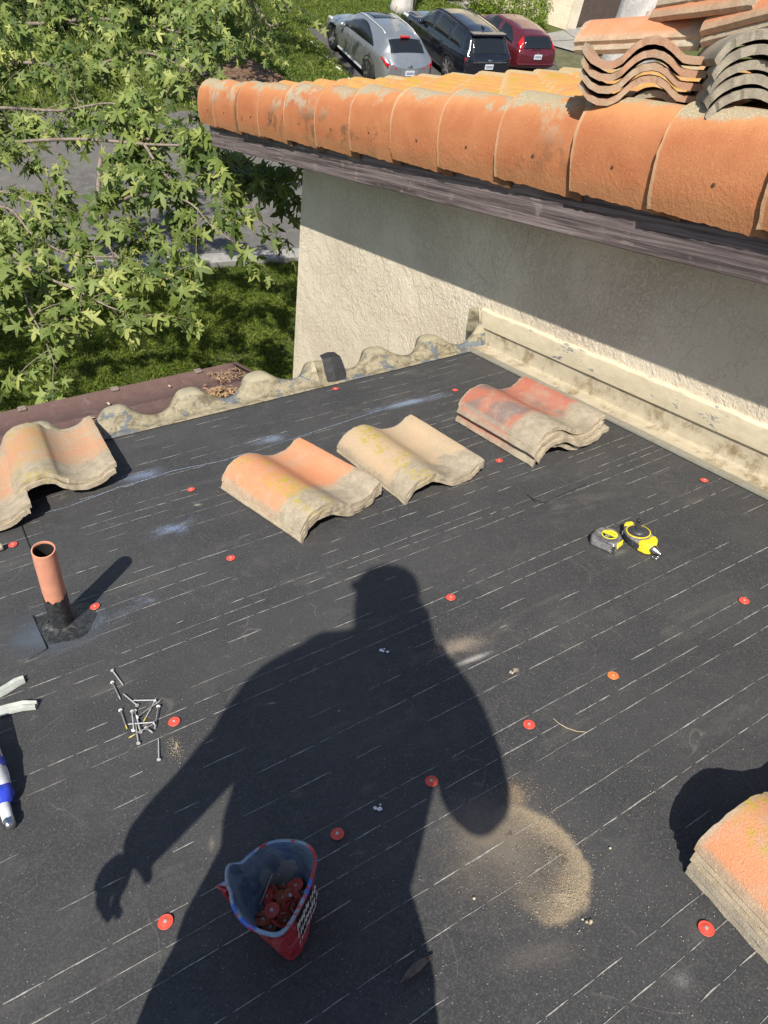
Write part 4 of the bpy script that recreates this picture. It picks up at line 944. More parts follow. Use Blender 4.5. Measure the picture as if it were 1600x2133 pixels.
def mat_bucket(inside):
    t = NT('bucket plastic in' if inside else 'bucket plastic'); x, y, z = t.xyz(); a = t.noise(28, 6, 0.7, dist=0.6); b = t.noise(90, 5, 0.7); c = t.noise(14, 4, 0.6, dist=0.8)
    red = t.mix(t.ramp(b, 0.35, 0.65), (0.36, 0.022, 0.030), (0.50, 0.050, 0.060)); pinkish = (0.62, 0.20, 0.20)
    if inside:
        col = t.mix(t.ramp(a, 0.35, 0.62), (0.11, 0.16, 0.20), (0.24, 0.30, 0.35)); col = t.mix(t.math('MULTIPLY', t.ramp(c, 0.56, 0.62), 0.35), col, (0.04, 0.08, 0.30)); col = t.mix(t.ramp(t.noise(11, 3), 0.56, 0.6), col, (0.34, 0.37, 0.36))
        return t.done(col, 0.6, t.bump(a, 0.3, 0.002))
    col = t.mix(t.math('MULTIPLY', t.ramp(a, 0.50, 0.60), 0.45), red, pinkish)
    top = t.ramp(z, 0.119, 0.122); smear = t.ramp(c, 0.47, 0.52)
    col = t.mix(t.math('MULTIPLY', top, smear), col, t.mix(t.ramp(t.noise(20, 3, 0.5), 0.52, 0.56), (0.25, 0.36, 0.48), (0.03, 0.16, 0.62)))
    col = t.mix(t.math('MULTIPLY', t.ramp(t.noise(45, 4, 0.8), 0.64, 0.68), 0.8), col, (0.68, 0.66, 0.66))
    return t.done(col, t.ramp(b, 0.3, 0.7, 0.25, 0.45), t.bump(b, 0.15, 0.001))
BO = mat_bucket(False); BI_ = mat_bucket(True)
m = MB(); m.grid([closed(wall_ring(f, 0)) for f in (0, 0.03, 0.15, 0.35, 0.55, 0.75, 0.93)]+[closed(wall_ring(1.0, -0.0035, -0.006)), closed(wall_ring(1.0, -0.0035, 0.0)), closed(wall_ring(1.0, 0.0, 0.002)), closed(wall_ring(1.0, 0.0025, 0.0))]); m.add([sh(p) for p in footS], [tuple(range(N-1, -1, -1))])
m.build('outer_wall', BO, bk, smooth=True, angle=60)
m = MB(); m.grid([closed(wall_ring(f, 0.0026)) for f in (1.0, 0.9, 0.75, 0.5, 0.25, 0.06)]); r_ = wall_ring(0.06, 0.0026); m.add(r_, [tuple(range(N))]); m.build('inner_wall', BI_, bk, smooth=True, angle=60)
# moulded spout ear beside the lip
ec = Vector((*on_roof(467, 1856, 0.115), 0.115)); e2 = Vector((*on_roof(488, 1858, 0.10), 0.10)); e3 = Vector((*on_roof(481, 1880, 0.075), 0.075)); e4 = Vector((*on_roof(455, 1846, 0.118), 0.118)); e5 = Vector((*on_roof(478, 1840, 0.120), 0.120))
m = MB(); m.tube([sh(e3), sh(ec), sh(e4), sh(e4.lerp(e5, .5)), sh(e5)], [0.003, 0.0045, 0.0055, 0.005, 0.004], 10); m.add([sh(p) for p in (e3, ec, e4, e5, e2)]+[sh(p)-Vector((0, 0, 0.004)) for p in (e3, ec, e4, e5, e2)], [(0, 1, 2, 3, 4), (9, 8, 7, 6, 5)]+[(i, (i+1) % 5, 5+(i+1) % 5, 5+i) for i in range(5)])
m.build('spout_ear', BO, bk, smooth=True, angle=50)
# printed sticker on the side facing lower right: black band with white lettering
def text_mesh(body, size, depth=0.0):
    cu = bpy.data.curves.new('t', 'FONT'); cu.body = body; cu.size = size; cu.align_x = 'CENTER'; cu.align_y = 'CENTER'; cu.extrude = depth; cu.resolution_u = 4
    o = bpy.data.objects.new('t', cu); COL.objects.link(o); dg = bpy.context.evaluated_depsgraph_get(); me = bpy.data.meshes.new_from_object(o.evaluated_get(dg)); bpy.data.objects.remove(o); return me
def nearest(px, py):
    q = Vector((*on_roof(px, py, HR), HR)); return min(range(N), key=lambda i: (rimS[i]-q).length)
i0 = nearest(430+1340/RIMZ, 1720+720/RIMZ); i1 = nearest(430+1110/RIMZ, 1720+1180/RIMZ)
if i1 < i0: i0, i1 = i1, i0
idx = list(range(i0, i1+1)); rg = {f: wall_ring(f, -0.0012) for f in (0.30, 0.46, 0.62, 0.80, 0.92)}
m = MB(); m.grid([[rg[f][i] for i in idx] for f in (0.92, 0.80, 0.62, 0.46, 0.30)]); st = m.build('sticker', BLK, bk, smooth=True, angle=60)
pa, pb, pc = wall_ring(0.92, -0.0018)[idx[0]], wall_ring(0.92, -0.0018)[idx[-1]], wall_ring(0.30, -0.0018)[idx[len(idx)//2]]
ctr = (wall_ring(0.62, -0.0034)[idx[0]]+wall_ring(0.62, -0.0034)[idx[-1]])/2
ctr = wall_ring(0.62, -0.0036)[idx[len(idx)//2]]
ux = (pb-pa).normalized(); uz = ux.cross((pa+pb)/2-pc).normalized(); uy = uz.cross(ux)
if uz.dot(ctr-sh(fc)) < 0: ux = -ux; uz = ux.cross((pa+pb)/2-pc).normalized(); uy = uz.cross(ux)
TMx = Matrix(((ux.x, uy.x, uz.x, ctr.x), (ux.y, uy.y, uz.y, ctr.y), (ux.z, uy.z, uz.z, ctr.z), (0, 0, 0, 1)))
m = MB(); gq = random.Random(12)                   # block print too foreshortened to read: slanted white strokes in rows
for row, (y0, hh_) in enumerate(((0.006, 0.022), (-0.018, 0.020), (-0.034, 0.010))):
    x = -0.036
    while x < 0.034:
        w_ = gq.uniform(0.003, 0.0055); y_ = y0+gq.uniform(-0.002, 0.002); h_ = hh_*gq.uniform(0.7, 1.0)
        m.add([Vector((x, y_, 0)), Vector((x+w_, y_+0.001, 0)), Vector((x+w_+0.002, y_+h_, 0)), Vector((x+0.002, y_+h_-0.001, 0))], [(0, 1, 2, 3)])
        if gq.random() < 0.7: m.add([Vector((x+w_*0.8, y_+h_*0.4, 0.0001)), Vector((x+w_+0.005, y_+h_*0.5, 0.0001)), Vector((x+w_+0.005, y_+h_*0.72, 0.0001)), Vector((x+w_*0.8, y_+h_*0.62, 0.0001))], [(0, 1, 2, 3)])
        x += w_+gq.uniform(0.0025, 0.0055)
link('printed_strokes', mesh('printed_strokes', m.v, m.f), WHT, bk, TMx)
# caps inside
g = random.Random(4)
cin = [(ccx, ccy) for ccx, ccy in [(1170,730),(1080,870),(820,1090),(690,1225),(850,880),(960,1130),(1040,1010),(760,1000),(890,1270),(780,1310),(1120,760),(990,740),(900,1000),(1060,960),(760,880),(700,1130),(1180,880),(960,900),(840,1180),(1000,1210),(1110,990),(830,790)]]
CL = ['pink faced cap nail at the upper right of the heap in the bucket', 'red cap nail with bright head near the right of the heap in the bucket', 'round red cap nail lying face up in the centre of the bucket heap', 'dull red cap nail face up at the lower left of the bucket heap']
for k, (x, y) in enumerate(cin):
    h = 0.026+0.012*(1 if k < 4 else 0)+0.010*g.random()+(0.006 if k > 12 else 0)
    s, t = on_roof(430+x/RIMZ, 1720+y/RIMZ, h)
    s = s+(fc.x-s)*0.12; t = t+(fc.y-t)*0.12
    tl = (g.uniform(-.35, .35), g.uniform(-.35, .35), g.uniform(0, 6)) if k < 4 else (g.uniform(-1.3, 1.3), g.uniform(-1.3, 1.3), g.uniform(0, 6))
    r = cap(0, 0, CL[k] if k < 4 else 'loose cap nail lying tilted in the heap inside the red bucket', [CAPR, CAPD, CAPR, CAPD][k % 4], M_=RM @ Matrix.Translation((s, t, h)) @ Euler(tl).to_matrix().to_4x4())
    r['group'] = 'cap nails heaped in the bucket'
    if k >= 4:
        sk = MB().lathe([(0.0010, 0.0), (0.0010, -0.030), (0, -0.033)], 6).build('nail_shank', BRN2, r, smooth=True)
for k, (a, b) in enumerate((((845, 620), (690, 1010)), ((925, 625), (870, 740)))):
    A = Vector((*on_roof(430+a[0]/RIMZ, 1720+a[1]/RIMZ, 0.06), 0.06)); B_ = Vector((*on_roof(430+b[0]/RIMZ, 1720+b[1]/RIMZ, 0.03), 0.03))
    o = MB().tube([A, B_], 0.0011, 6).build('wire_nail', GALV, matrix=RM); tag(o, ['longer', 'shorter'][k]+' thin bare wire nail leaning inside the red bucket', 'nail', 'bare wire nails in the bucket')

# ------------------------------------------------------------------ tape measure
def frame_at(px0, px1, h=0.0):                      # x axis from px0 toward px1 on roof
    a = on_roof(*px0, h); b = on_roof(*px1, h); d = Vector((b[0]-a[0], b[1]-a[1])); return a, math.atan2(d.y, d.x), d.length
a, ang, ln = frame_at((1226, 1133), (1271, 1153))
tm = thing('tape_measure', 'scuffed chrome tape measure with a round yellow label, lying flat on the felt', 'tape measure', mat=RM @ Matrix.Translation((a[0], a[1], 0)) @ Matrix.Rotation(ang, 4, 'Z'))
W_, D_, HT = 0.082, 0.074, 0.036
out = [(0, 0.006), (0.006, 0), (W_-0.004, 0.0), (W_, 0.004), (W_, 0.030), (W_-0.004, 0.048), (W_-0.014, 0.062), (W_-0.028, 0.071), (W_-0.044, 0.074), (0.022, 0.072), (0.008, 0.062), (0.0, 0.045)]
m = MB().prism(out, 0.001, HT); o = m.build('case', simple('scuffed chrome case', (0.42, 0.41, 0.41), 0.32, metal=0.7, var=0.5, scale=45, bump=0.25), tm, smooth=True, angle=35); bevel(o, 0.0035, 3)
m = MB().prism([(0.5*W_+(x-0.5*W_)*1.012, 0.5*D_+(y-0.5*D_)*1.012) for x, y in out], 0.015, 0.0175); m.build('case_seam', DGREY, tm)
cx0, cy0 = 0.044, 0.039
m = MB().lathe([(0.0240, HT-0.0005), (0.0240, HT+0.0008), (0.0228, HT+0.001), (0, HT+0.001)], 40, Matrix.Translation((cx0, cy0, 0))); lab = m.build('label_disc', YELL, tm, smooth=True, angle=30)
# black lower half of label
pts = [(cx0+0.0215*math.cos(R_(a_)), cy0+0.0215*math.sin(R_(a_))) for a_ in range(-172, -7, 6)]; m = MB().prism(pts, HT+0.0011, HT+0.0014); m.build('label_band', BLK, tm)
for w, sz, dy, mt in (('STANLEY', 0.0085, 0.0085, BLK), ('POWERLOCK', 0.0073, -0.0065, YELL), ("25'", 0.0125, -0.0145, WHT)):
    link('lettering', text_mesh(w, sz), mt, tm, Matrix.Translation((cx0, cy0+dy, HT+0.0016)))
m = MB().box((W_-0.0005, 0.020, 0.010), (W_+0.0022, 0.052, 0.028)); o = m.build('yellow_grip', YELL, tm); bevel(o, 0.001)
m = MB().box((W_-0.004, -0.0022, 0.004), (W_+0.0035, 0.003, 0.030)); m.box((W_-0.01, -0.0015, 0.001), (W_+0.004, 0.012, 0.003)); o = m.build('end_hook', CHROME, tm); bevel(o, 0.0006)
m = MB().box((0.010, -0.0012, 0.006), (W_-0.012, 0.0002, 0.027)); o = m.build('side_plate', MGREY, tm); bevel(o, 0.0008)

# ------------------------------------------------------------------ chalk reel
a, ang, ln = frame_at((1295, 1109), (1377, 1159))
cr_ = thing('chalk_reel', 'grey and yellow chalk line reel with folded crank, lying beside the tape measure', 'chalk reel', mat=RM @ Matrix.Translation((a[0], a[1], 0)) @ Matrix.Rotation(ang-0.10, 4, 'Z') @ Matrix.Scale(1.12, 4))
bo = [(0.0, 0.012), (0.012, -0.010), (0.038, -0.024), (0.070, -0.027), (0.098, -0.020), (0.112, -0.012), (0.112, 0.016), (0.100, 0.028), (0.072, 0.038), (0.040, 0.037), (0.012, 0.030)]
bo = [(p.x, p.y) for p in smooth_ring([Vector((x, y, 0)) for x, y in bo], 1)]
o = MB().prism(bo, 0.001, 0.030).build('housing', MGREY, cr_, smooth=True, angle=40); bevel(o, 0.006, 3)
o = MB().prism([(0.05+(x-0.05)*1.02, 0.005+(y-0.005)*1.03) for x, y in bo if x < 0.098], 0.006, 0.024).build('rubber_grip', DGREY, cr_, smooth=True, angle=40); bevel(o, 0.003, 2)
m = MB()
for i in range(5): m.box((0.018+0.017*i, -0.0285+0.004*abs(i-2.6), 0.010), (0.0188+0.017*i, -0.0225+0.004*abs(i-2.6), 0.022))
m.build('grip_grooves', MGREY, cr_)
wc = (0.050, 0.008)
o = MB().lathe([(0.0325, 0.0295), (0.0325, 0.0315), (0.0300, 0.0320), (0.0300, 0.030)], 40, Matrix.Translation((*wc, 0))).build('yellow_ring', YEL, cr_, smooth=True, angle=40)
o = MB().lathe([(0.0285, 0.030), (0.0285, 0.0325), (0.022, 0.034), (0.0195, 0.038), (0.016, 0.0395), (0, 0.0395)], 36, Matrix.Translation((*wc, 0))).build('reel_hub', DGREY, cr_, smooth=True, angle=40)
m = MB().box((-0.030, -0.006, 0.0398), (0.012, 0.006, 0.0425), Matrix.Translation((*wc, 0)) @ Matrix.Rotation(R_(-38), 4, 'Z')); m.lathe([(0.0085, 0.0395), (0.0085, 0.0445), (0, 0.045)], 20, Matrix.Translation((*wc, 0)))
o = m.build('crank', DGREY, cr_, smooth=True, angle=40); k_ = MB().lathe([(0.0045, 0.042), (0.0055, 0.047), (0.0055, 0.052), (0.0035, 0.054), (0, 0.054)], 14, Matrix.Translation((*wc, 0)) @ Matrix.Rotation(R_(-38), 4, 'Z') @ Matrix.Translation((-0.0265, 0, 0))).build('crank_knob', BLK, o, smooth=True, angle=40)
o = MB().prism([(0.084, -0.0245), (0.108, -0.018), (0.116, -0.008), (0.116, 0.012), (0.104, 0.026), (0.088, 0.032), (0.084, 0.018), (0.090, 0.003), (0.084, -0.012)], 0.0, 0.0325).build('yellow_collar', YEL, cr_, smooth=True, angle=40); bevel(o, 0.003, 2)
o = MB().prism([(-0.001, 0.010), (0.006, -0.003), (0.016, 0.002), (0.014, 0.026), (0.004, 0.026)], 0.004, 0.0325).build('yellow_tail', YEL, cr_, smooth=True, angle=40); bevel(o, 0.002, 2)
MB().lathe([(0.0125, 0.0), (0.0125, 0.008), (0.0105, 0.010), (0.0045, 0.026), (0.0030, 0.028), (0, 0.028)], 20, Matrix.Translation((0.115, 0.001, 0.016)) @ Matrix.Rotation(R_(90), 4, 'Y')).build('metal_nose', CHROME, cr_, smooth=True, angle=40)
MB().tube([(0.143, 0.001, 0.016), (0.147, -0.004, 0.010), (0.140, -0.015, 0.004), (0.131, -0.016, 0.003), (0.129, -0.012, 0.003), (0.136, -0.009, 0.004), (0.143, -0.003, 0.011)], 0.0011, 6).build('wire_hook', CHROME, cr_, smooth=True)

# ------------------------------------------------------------------ small things at the left edge
def strip(pts, w, hgt, mat, name, lab, cat, hh=0.004):
    st = [on_roof(*p) for p in pts]; m = MB(); P = []
    for i, (s, t) in enumerate(st):
        a = st[max(0, i-1)]; b = st[min(len(st)-1, i+1)]; d = Vector((b[0]-a[0], b[1]-a[1], 0)).normalized(); q = Vector((-d.y, d.x, 0)); e = 0.75 if i == len(st)-1 else 1
        c = Vector((s, t, 0)); P.append([c+q*w*e*x+Vector((0, 0, z)) for x, z in ((-0.5, 0.001), (-0.46, hgt*0.55), (-0.28, hgt*0.95), (-0.08, hgt*0.55), (0.12, hgt*0.5), (0.34, hgt), (0.48, hgt*0.8), (0.5, 0.001))])
    m.grid(P); m.add(P[-1], [tuple(range(8))]); m.add(P[0], [tuple(range(7, -1, -1))]); return tag(m.build(name, mat, matrix=RM, smooth=True, angle=40), lab, cat)
strip([(-70, 1478), (-30, 1462), (10, 1441), (35, 1425), (52, 1418)], 0.026, 0.013, STRIP, 'plastic_strip', 'upper grey channel shaped plastic strip cut off by the left edge of the photo', 'plastic strip')
strip([(-70, 1502), (-20, 1492), (20, 1481), (50, 1474), (78, 1473)], 0.023, 0.016, STRIP, 'plastic_strip', 'lower grey plastic strip with brown stains cut off by the left edge of the photo', 'plastic strip')
a = on_roof(-14, 1152); Mx = RM @ Matrix.Translation((a[0], a[1], 0.013)) @ Matrix.Rotation(R_(4), 4, 'Z') @ Matrix.Rotation(R_(90), 4, 'Y')
tag(MB().lathe([(0.010, -0.03), (0.0105, 0.0), (0.0115, 0.012), (0.0125, 0.022), (0.0115, 0.030), (0.008, 0.0315), (0.007, 0.028), (0, 0.028)], 14, None).build('metal_fitting', simple('dirty tan metal', (0.34, 0.30, 0.23), 0.5, metal=0.3, var=0.4, scale=90), matrix=Mx, smooth=True, angle=40), 'small dirty tan metal fitting at the left edge beside the vent pipe', 'fitting')
# sealant tube
A = Vector((*on_roof(-22, 1585, 0.035), 0.035)); Bq = Vector((*on_roof(22, 1722, 0.012), 0.012)); d = Bq-A; Lt = d.length; zq = d.normalized().to_track_quat('Z', 'Y')
tb_ = thing('sealant_tube', 'white and blue sealant tube with crumpled foil nozzle, at the left edge', 'sealant tube', mat=RM @ Matrix.Translation(A) @ zq.to_matrix().to_4x4())
BLU = simple('blue foil print', (0.03, 0.06, 0.50), 0.35, var=0.25, scale=40, bump=0.4); WPL = simple('white tube plastic', (0.60, 0.62, 0.66), 0.4, var=0.1, scale=40)
def crumple(prof, n, amp, sd):
    m = MB(); P = [[Vector((r*(1+amp*mn.noise(Vector((math.cos(2*math.pi*j/n)*2, math.sin(2*math.pi*j/n)*2, z*60+sd))))*math.cos(2*math.pi*j/n), r*(1+amp*mn.noise(Vector((math.cos(2*math.pi*j/n)*2, math.sin(2*math.pi*j/n)*2, z*60+sd))))*math.sin(2*math.pi*j/n), z)) for j in range(n)]+[None] for r, z in prof]
    for r in P: r[-1] = r[0]
    return m.grid(P)
crumple([(0.022, -0.10), (0.026, -0.02), (0.027, Lt*0.30), (0.024, Lt*0.48), (0.014, Lt*0.56)], 24, 0.12, 1).build('tube_body', WPL, tb_, smooth=True)
crumple([(0.0275, Lt*0.05), (0.0285, Lt*0.10), (0.028, Lt*0.20)], 24, 0.12, 1).build('blue_band', BLU, tb_, smooth=True)
crumple([(0.010, Lt*0.44), (0.026, Lt*0.50), (0.024, Lt*0.60), (0.017, Lt*0.68), (0.011, Lt*0.70)], 24, 0.30, 2).build('foil_wrap', BLU, tb_, smooth=True)
crumple([(0.0125, Lt*0.50), (0.0115, Lt*0.75), (0.0100, Lt*0.93)], 18, 0.05, 3).build('nozzle', WPL, tb_, smooth=True)
crumple([(0.0110, Lt*0.91), (0.0118, Lt*0.95), (0.0105, Lt*1.0), (0.004, Lt*1.02), (0.001, Lt*1.02)], 18, 0.35, 4).build('foil_tip', CHROME, tb_, smooth=True)

# black felt scrap and torn flashing at the closure
m = MB(); c0 = Vector((1.335, TE-0.055, 0.003))
Pq = [[Vector((1.295, TE-0.045, 0.004)), Vector((1.292, TE-0.028, 0.045)), Vector((1.300, TE+0.01, 0.098)), Vector((1.305, TE+0.045, 0.105))],
      [Vector((1.335, TE-0.055, 0.003)), Vector((1.335, TE-0.035, 0.05)), Vector((1.34, TE+0.0, 0.103)), Vector((1.345, TE+0.045, 0.112))],
      [Vector((1.385, TE-0.050, 0.003)), Vector((1.395, TE-0.030, 0.045)), Vector((1.388, TE-0.002, 0.098)), Vector((1.38, TE+0.045, 0.106))]]
m.grid(Pq); o = m.build('felt_scrap', FELT2, matrix=RM); solidify(o, 0.002); tag(o, 'small black felt scrap folded over the wavy closure at the eave', 'felt scrap')
m = MB(); m.grid([[Vector((1.205, TE-0.05, 0.004)), Vector((1.225, TE-0.02, 0.06)), Vector((1.243, TE+0.0, 0.112))], [Vector((1.25, TE-0.065, 0.006)), Vector((1.25, TE-0.035, 0.055)), Vector((1.252, TE-0.008, 0.095))], [Vector((1.295, TE-0.06, 0.004)), Vector((1.28, TE-0.03, 0.035)), Vector((1.268, TE-0.01, 0.06))]])
o = m.build('torn_flashing', CLOS, matrix=RM); solidify(o, 0.0015); tag(o, 'torn grey brown flap of flashing beside the black felt scrap', 'flashing flap')

# ------------------------------------------------------------------ gutter with leaves
gx0, gx1 = -1.6, 1.10
gt = thing('rain_gutter', 'wide brown metal gutter below the eave with a pile of dry leaves at its end', 'gutter', mat=RM @ Matrix.Translation((gx1, 3.2, -0.1)))
GI = (RM @ Matrix.Translation((gx1, 3.2, -0.1))).inverted() @ RM
prof = [(2.96, -0.045), (2.965, -0.095), (3.02, -0.105), (3.08, -0.108), (3.12, -0.112), (3.15, -0.098), (3.18, -0.112), (3.26, -0.115), (3.30, -0.100), (3.34, -0.115), (3.42, -0.118), (3.47, -0.112), (3.50, -0.085), (3.512, -0.075), (3.525, -0.085), (3.528, -0.16)]
m = MB(); nn_ = 40; P = []
for i in range(nn_+1):
    s = gx0+(gx1-gx0)*i/nn_; P.append([(s+(0.05*(3.5-t)/0.5 if i == nn_ else 0), t, h+0.003*mn.noise(Vector((s*4, t*6, 0)))) for t, h in prof])
m.grid(P); o = m.build('trough', GUTT, gt, GI, smooth=True, angle=40); solidify(o, 0.002)
m = MB(); m.add([Vector((gx1-0.002, t, h)) for t, h in prof[1:14]]+[Vector((gx1-0.03, 3.50, -0.07)), Vector((gx1+0.02, 2.97, -0.03))], [tuple(range(15))]); o = m.build('end_cap', GUTT, gt, GI); solidify(o, 0.002)
for px, py in ((46, 852), (236, 806), (408, 768)):
    s, t = on_roof(px, py, -0.078); m = MB().box((s-0.018, 3.49, -0.082), (s+0.018, 3.532, -0.072)); o = m.build('hanger_strap', GUTT2, gt, GI); bevel(o, 0.002)
def leafbit(mb, c, L, w, g, flat_=1.0):
    a = g.uniform(0, 6.28); tilt = g.uniform(-0.9, 0.9)*flat_; d = Vector((math.cos(a), math.sin(a), math.sin(tilt)*0.6)).normalized(); q = d.cross(Vector((g.uniform(-.4, .4), g.uniform(-.4, .4), 1))).normalized()
    u = d.cross(q); P = []
    for k in range(5):
        x = k/4; ww = w*math.sin(math.pi*(0.08+0.84*x)); z = 0.18*L*math.sin(x*3.1)
        P.append([c+d*L*(x-0.5)+u*(-z)+q*ww/2+u*0.15*ww, c+d*L*(x-0.5)-u*z, c+d*L*(x-0.5)-u*z-q*ww/2+u*0.15*ww])
    mb.grid(P)
g = random.Random(9); m = MB()
for i in range(420):
    r = abs(g.gauss(0, 1)); a = g.uniform(0, 6.28); s = 0.86+0.085*r*math.cos(a)+0.02*math.sin(a); t = 3.15+0.085*r*math.sin(a); hgt = -0.10+0.055*math.exp(-r*r*0.7)*g.random()
    if s > gx1-0.02: continue
    leafbit(m, Vector((s, t, hgt)), g.uniform(0.02, 0.055), g.uniform(0.003, 0.012), g)
tag(m.build('leaf_litter', BRN, matrix=RM), kind='stuff')
m = MB()
for i in range(90):
    leafbit(m, Vector((g.uniform(0.93, 1.08), g.uniform(3.32, 3.46), -0.10+0.02*g.random())), g.uniform(0.02, 0.06), g.uniform(0.002, 0.006), g, 0.4)
tag(m.build('leaf_litter', BRN, matrix=RM), kind='stuff')
m = MB()
for i in range(9): leafbit(m, Vector((g.uniform(-0.3, 0.8), g.uniform(3.0, 3.45), -0.098)), 0.03, 0.012, g, 0.3)
tag(m.build('leaf_litter', BRN2, matrix=RM), kind='stuff')

# ------------------------------------------------------------------ bits on the felt
def roof_poly(pts, h): return [Vector((*on_roof(*p), h)) for p in pts]
m = MB(); c = roof_poly([(835, 2054), (850, 2036), (868, 2019), (884, 2006), (902, 1995)], 0.004); w = [0.0012, 0.005, 0.0075, 0.005, 0.0008]; P = []
for i, p in enumerate(c):
    d = (c[min(i+1, 4)]-c[max(i-1, 0)]).normalized(); q = Vector((-d.y, d.x, 0)); P.append([p+q*w[i]+Vector((0, 0, .004)), p, p-q*w[i]+Vector((0, 0, .003))])
m.grid(P); o = m.build('dry_leaf', simple('grey brown dry leaf', (0.16, 0.125, 0.095), 0.8, var=0.3, scale=80), matrix=RM, smooth=True); solidify(o, 0.0004); tag(o, 'long curled grey brown dry leaf lying at the edge of the shadow near the bottom', 'dry leaf')
m = MB().tube(roof_poly([(1152, 1497), (1163, 1507), (1180, 1517), (1200, 1524), (1221, 1526)], 0.0016), [0.0005, 0.0008, 0.0009, 0.0008, 0.0005], 6); tag(m.build('straw', BRN2, matrix=RM), 'thin curved dry straw lying beside a red cap nail in the sun', 'straw')
def crumb(name, px, py, rad, mat, lab, cat, seed, n=5):
    g = random.Random(seed); m = MB(); s0, t0 = on_roof(px, py)
    for i in range(n):
        c = Vector((s0+g.uniform(-rad, rad)*1.2, t0+g.uniform(-rad, rad)*1.2, rad*0.25)); r = rad*g.uniform(0.35, 0.8); P = []
        for a_ in range(6):
            ph = math.pi*a_/5; P.append([c+Vector((math.sin(ph)*math.cos(th_), math.sin(ph)*math.sin(th_), math.cos(ph)*0.55))*r*(1+0.4*mn.noise(Vector((a_*3.3, th_*2, i)))) for th_ in [2*math.pi*k/7 for k in range(7)]+[0]])
        m.grid(P)
    return tag(m.build(name, mat, matrix=RM, smooth=True), lab, cat)
crumb('foam_bit', 801, 1356, 0.007, FOAM, 'white foam crumb in the shadow just below the neck of the shadow', 'foam crumb', 1)
crumb('foam_bit', 790, 1685, 0.006, FOAM, 'white foam crumb in the middle of the body shadow above the bucket', 'foam crumb', 2)
crumb('pebble', 1070, 1402, 0.006, TAN, 'tan mortar crumb on the felt to the right of the shadow shoulder', 'pebble', 3, 4)
crumb('pebble', 988, 1865, 0.005, TAN, 'pale stone chip below the sand spill', 'pebble', 4, 2)
crumb('pebble', 1272, 1770, 0.004, TAN, 'small orange tan pebble to the right of the sand spill', 'pebble', 5, 1)
crumb('pebble', 705, 1484, 0.004, TAN, 'lone tan pebble inside the shadow chest', 'pebble', 6, 1)
crumb('pebble', 1222, 1920, 0.0055, TAN, 'broken plaster crumbs between the sand spill and the corner stack', 'pebble', 8, 4)
# countless grit
def grit(name, n, mat, spots, seed, rmin=0.0006, rmax=0.0018):
    g = random.Random(seed); m = MB()
    for i in range(n):
        px, py, sx, sy = spots[g.randrange(len(spots))]; s0, t0 = on_roof(px, py); s = s0+g.gauss(0, sx); t = t0+g.gauss(0, sy)
        if s > 2.06 or t > 2.76: continue
        r = g.uniform(rmin, rmax)*g.uniform(0.6, 1.3); c = Vector((s, t, r*0.4)); vs = [c+Vector((r*g.uniform(.6, 1.2), 0, 0)), c+Vector((0, r*g.uniform(.6, 1.2), 0)), c+Vector((-r*g.uniform(.6, 1.2), 0, 0)), c+Vector((0, -r*g.uniform(.6, 1.2), 0)), c+Vector((0, 0, r*.8)), c-Vector((0, 0, r*.6))]
        m.add(vs, [(0, 1, 4), (1, 2, 4), (2, 3, 4), (3, 0, 4), (1, 0, 5), (2, 1, 5), (3, 2, 5), (0, 3, 5)])
    return tag(m.build(name, mat, matrix=RM), kind='stuff')
grit('sand', 1500, simple('sand grains', (0.48, 0.36, 0.21), 0.95, var=0.3, scale=200), [(1160, 1760, .035, .05), (1160, 1760, .025, .06), (1110, 1825, .05, .022), (1085, 1650, .022, .018), (1180, 1865, .03, .018), (1060, 1760, .08, .09)], 21, 0.0003, 0.0010)
grit('grit', 4200, TAN, [(1040, 1770, .22, .22), (900, 1350, .10, .05), (1400, 1800, .16, .2), (1200, 1950, .25, .12), (700, 1600, .35, .25), (1100, 1250, .5, .25), (500, 1300, .5, .3), (900, 900, .5, .2), (1450, 1150, .25, .25), (1180, 1875, .03, .02), (365, 1560, .008, .02)], 22, 0.0003, 0.0010)

# ------------------------------------------------------------------ cars
def paint(name, col, rough=0.28, metal=0.5, coat=1.0):
    t = NT(name); n = t.noise(1.5, 4); c = t.mix(t.ramp(t.noise(9, 5), 0.4, 0.8), col, tuple(min(1, x*1.1+0.012) for x in col))
    t.b.inputs['Coat Weight'].default_value = coat; t.b.inputs['Coat Roughness'].default_value = 0.06
    return t.done(c, t.ramp(n, 0.3, 0.7, rough, rough+0.12), t.bump(t.noise(700, 2), 0.03, 0.0005), metal)
GLASS = simple('tinted glass', (0.012, 0.014, 0.016), 0.06, var=0.05, bump=0.0, spec=0.8)
TYRE = simple('tyre rubber', (0.018, 0.018, 0.018), 0.85); RIM_ = simple('alloy rim', (0.62, 0.63, 0.65), 0.35, metal=0.4, var=0.1)
TAIL = simple('tail lamp red', (0.45, 0.012, 0.015), 0.15, var=0.2, scale=30); TRIM = simple('black trim', (0.02, 0.02, 0.022), 0.5)
PLATE = simple('plate white', (0.62, 0.66, 0.70), 0.5, var=0.1); LAMPC = simple('clear lamp', (0.6, 0.6, 0.6), 0.1)
def interp(tab, x):
    xs = [r[0] for r in tab]; 
    if x <= xs[0]: return tab[0][1:]
    for i in range(len(tab)-1):
        if x <= xs[i+1]:
            f = (x-xs[i])/(xs[i+1]-xs[i]); f = f*f*(3-2*f)*0.35+f*0.65
            return tuple(a+(b-a)*f for a, b in zip(tab[i][1:], tab[i+1][1:]))
    return tab[-1][1:]
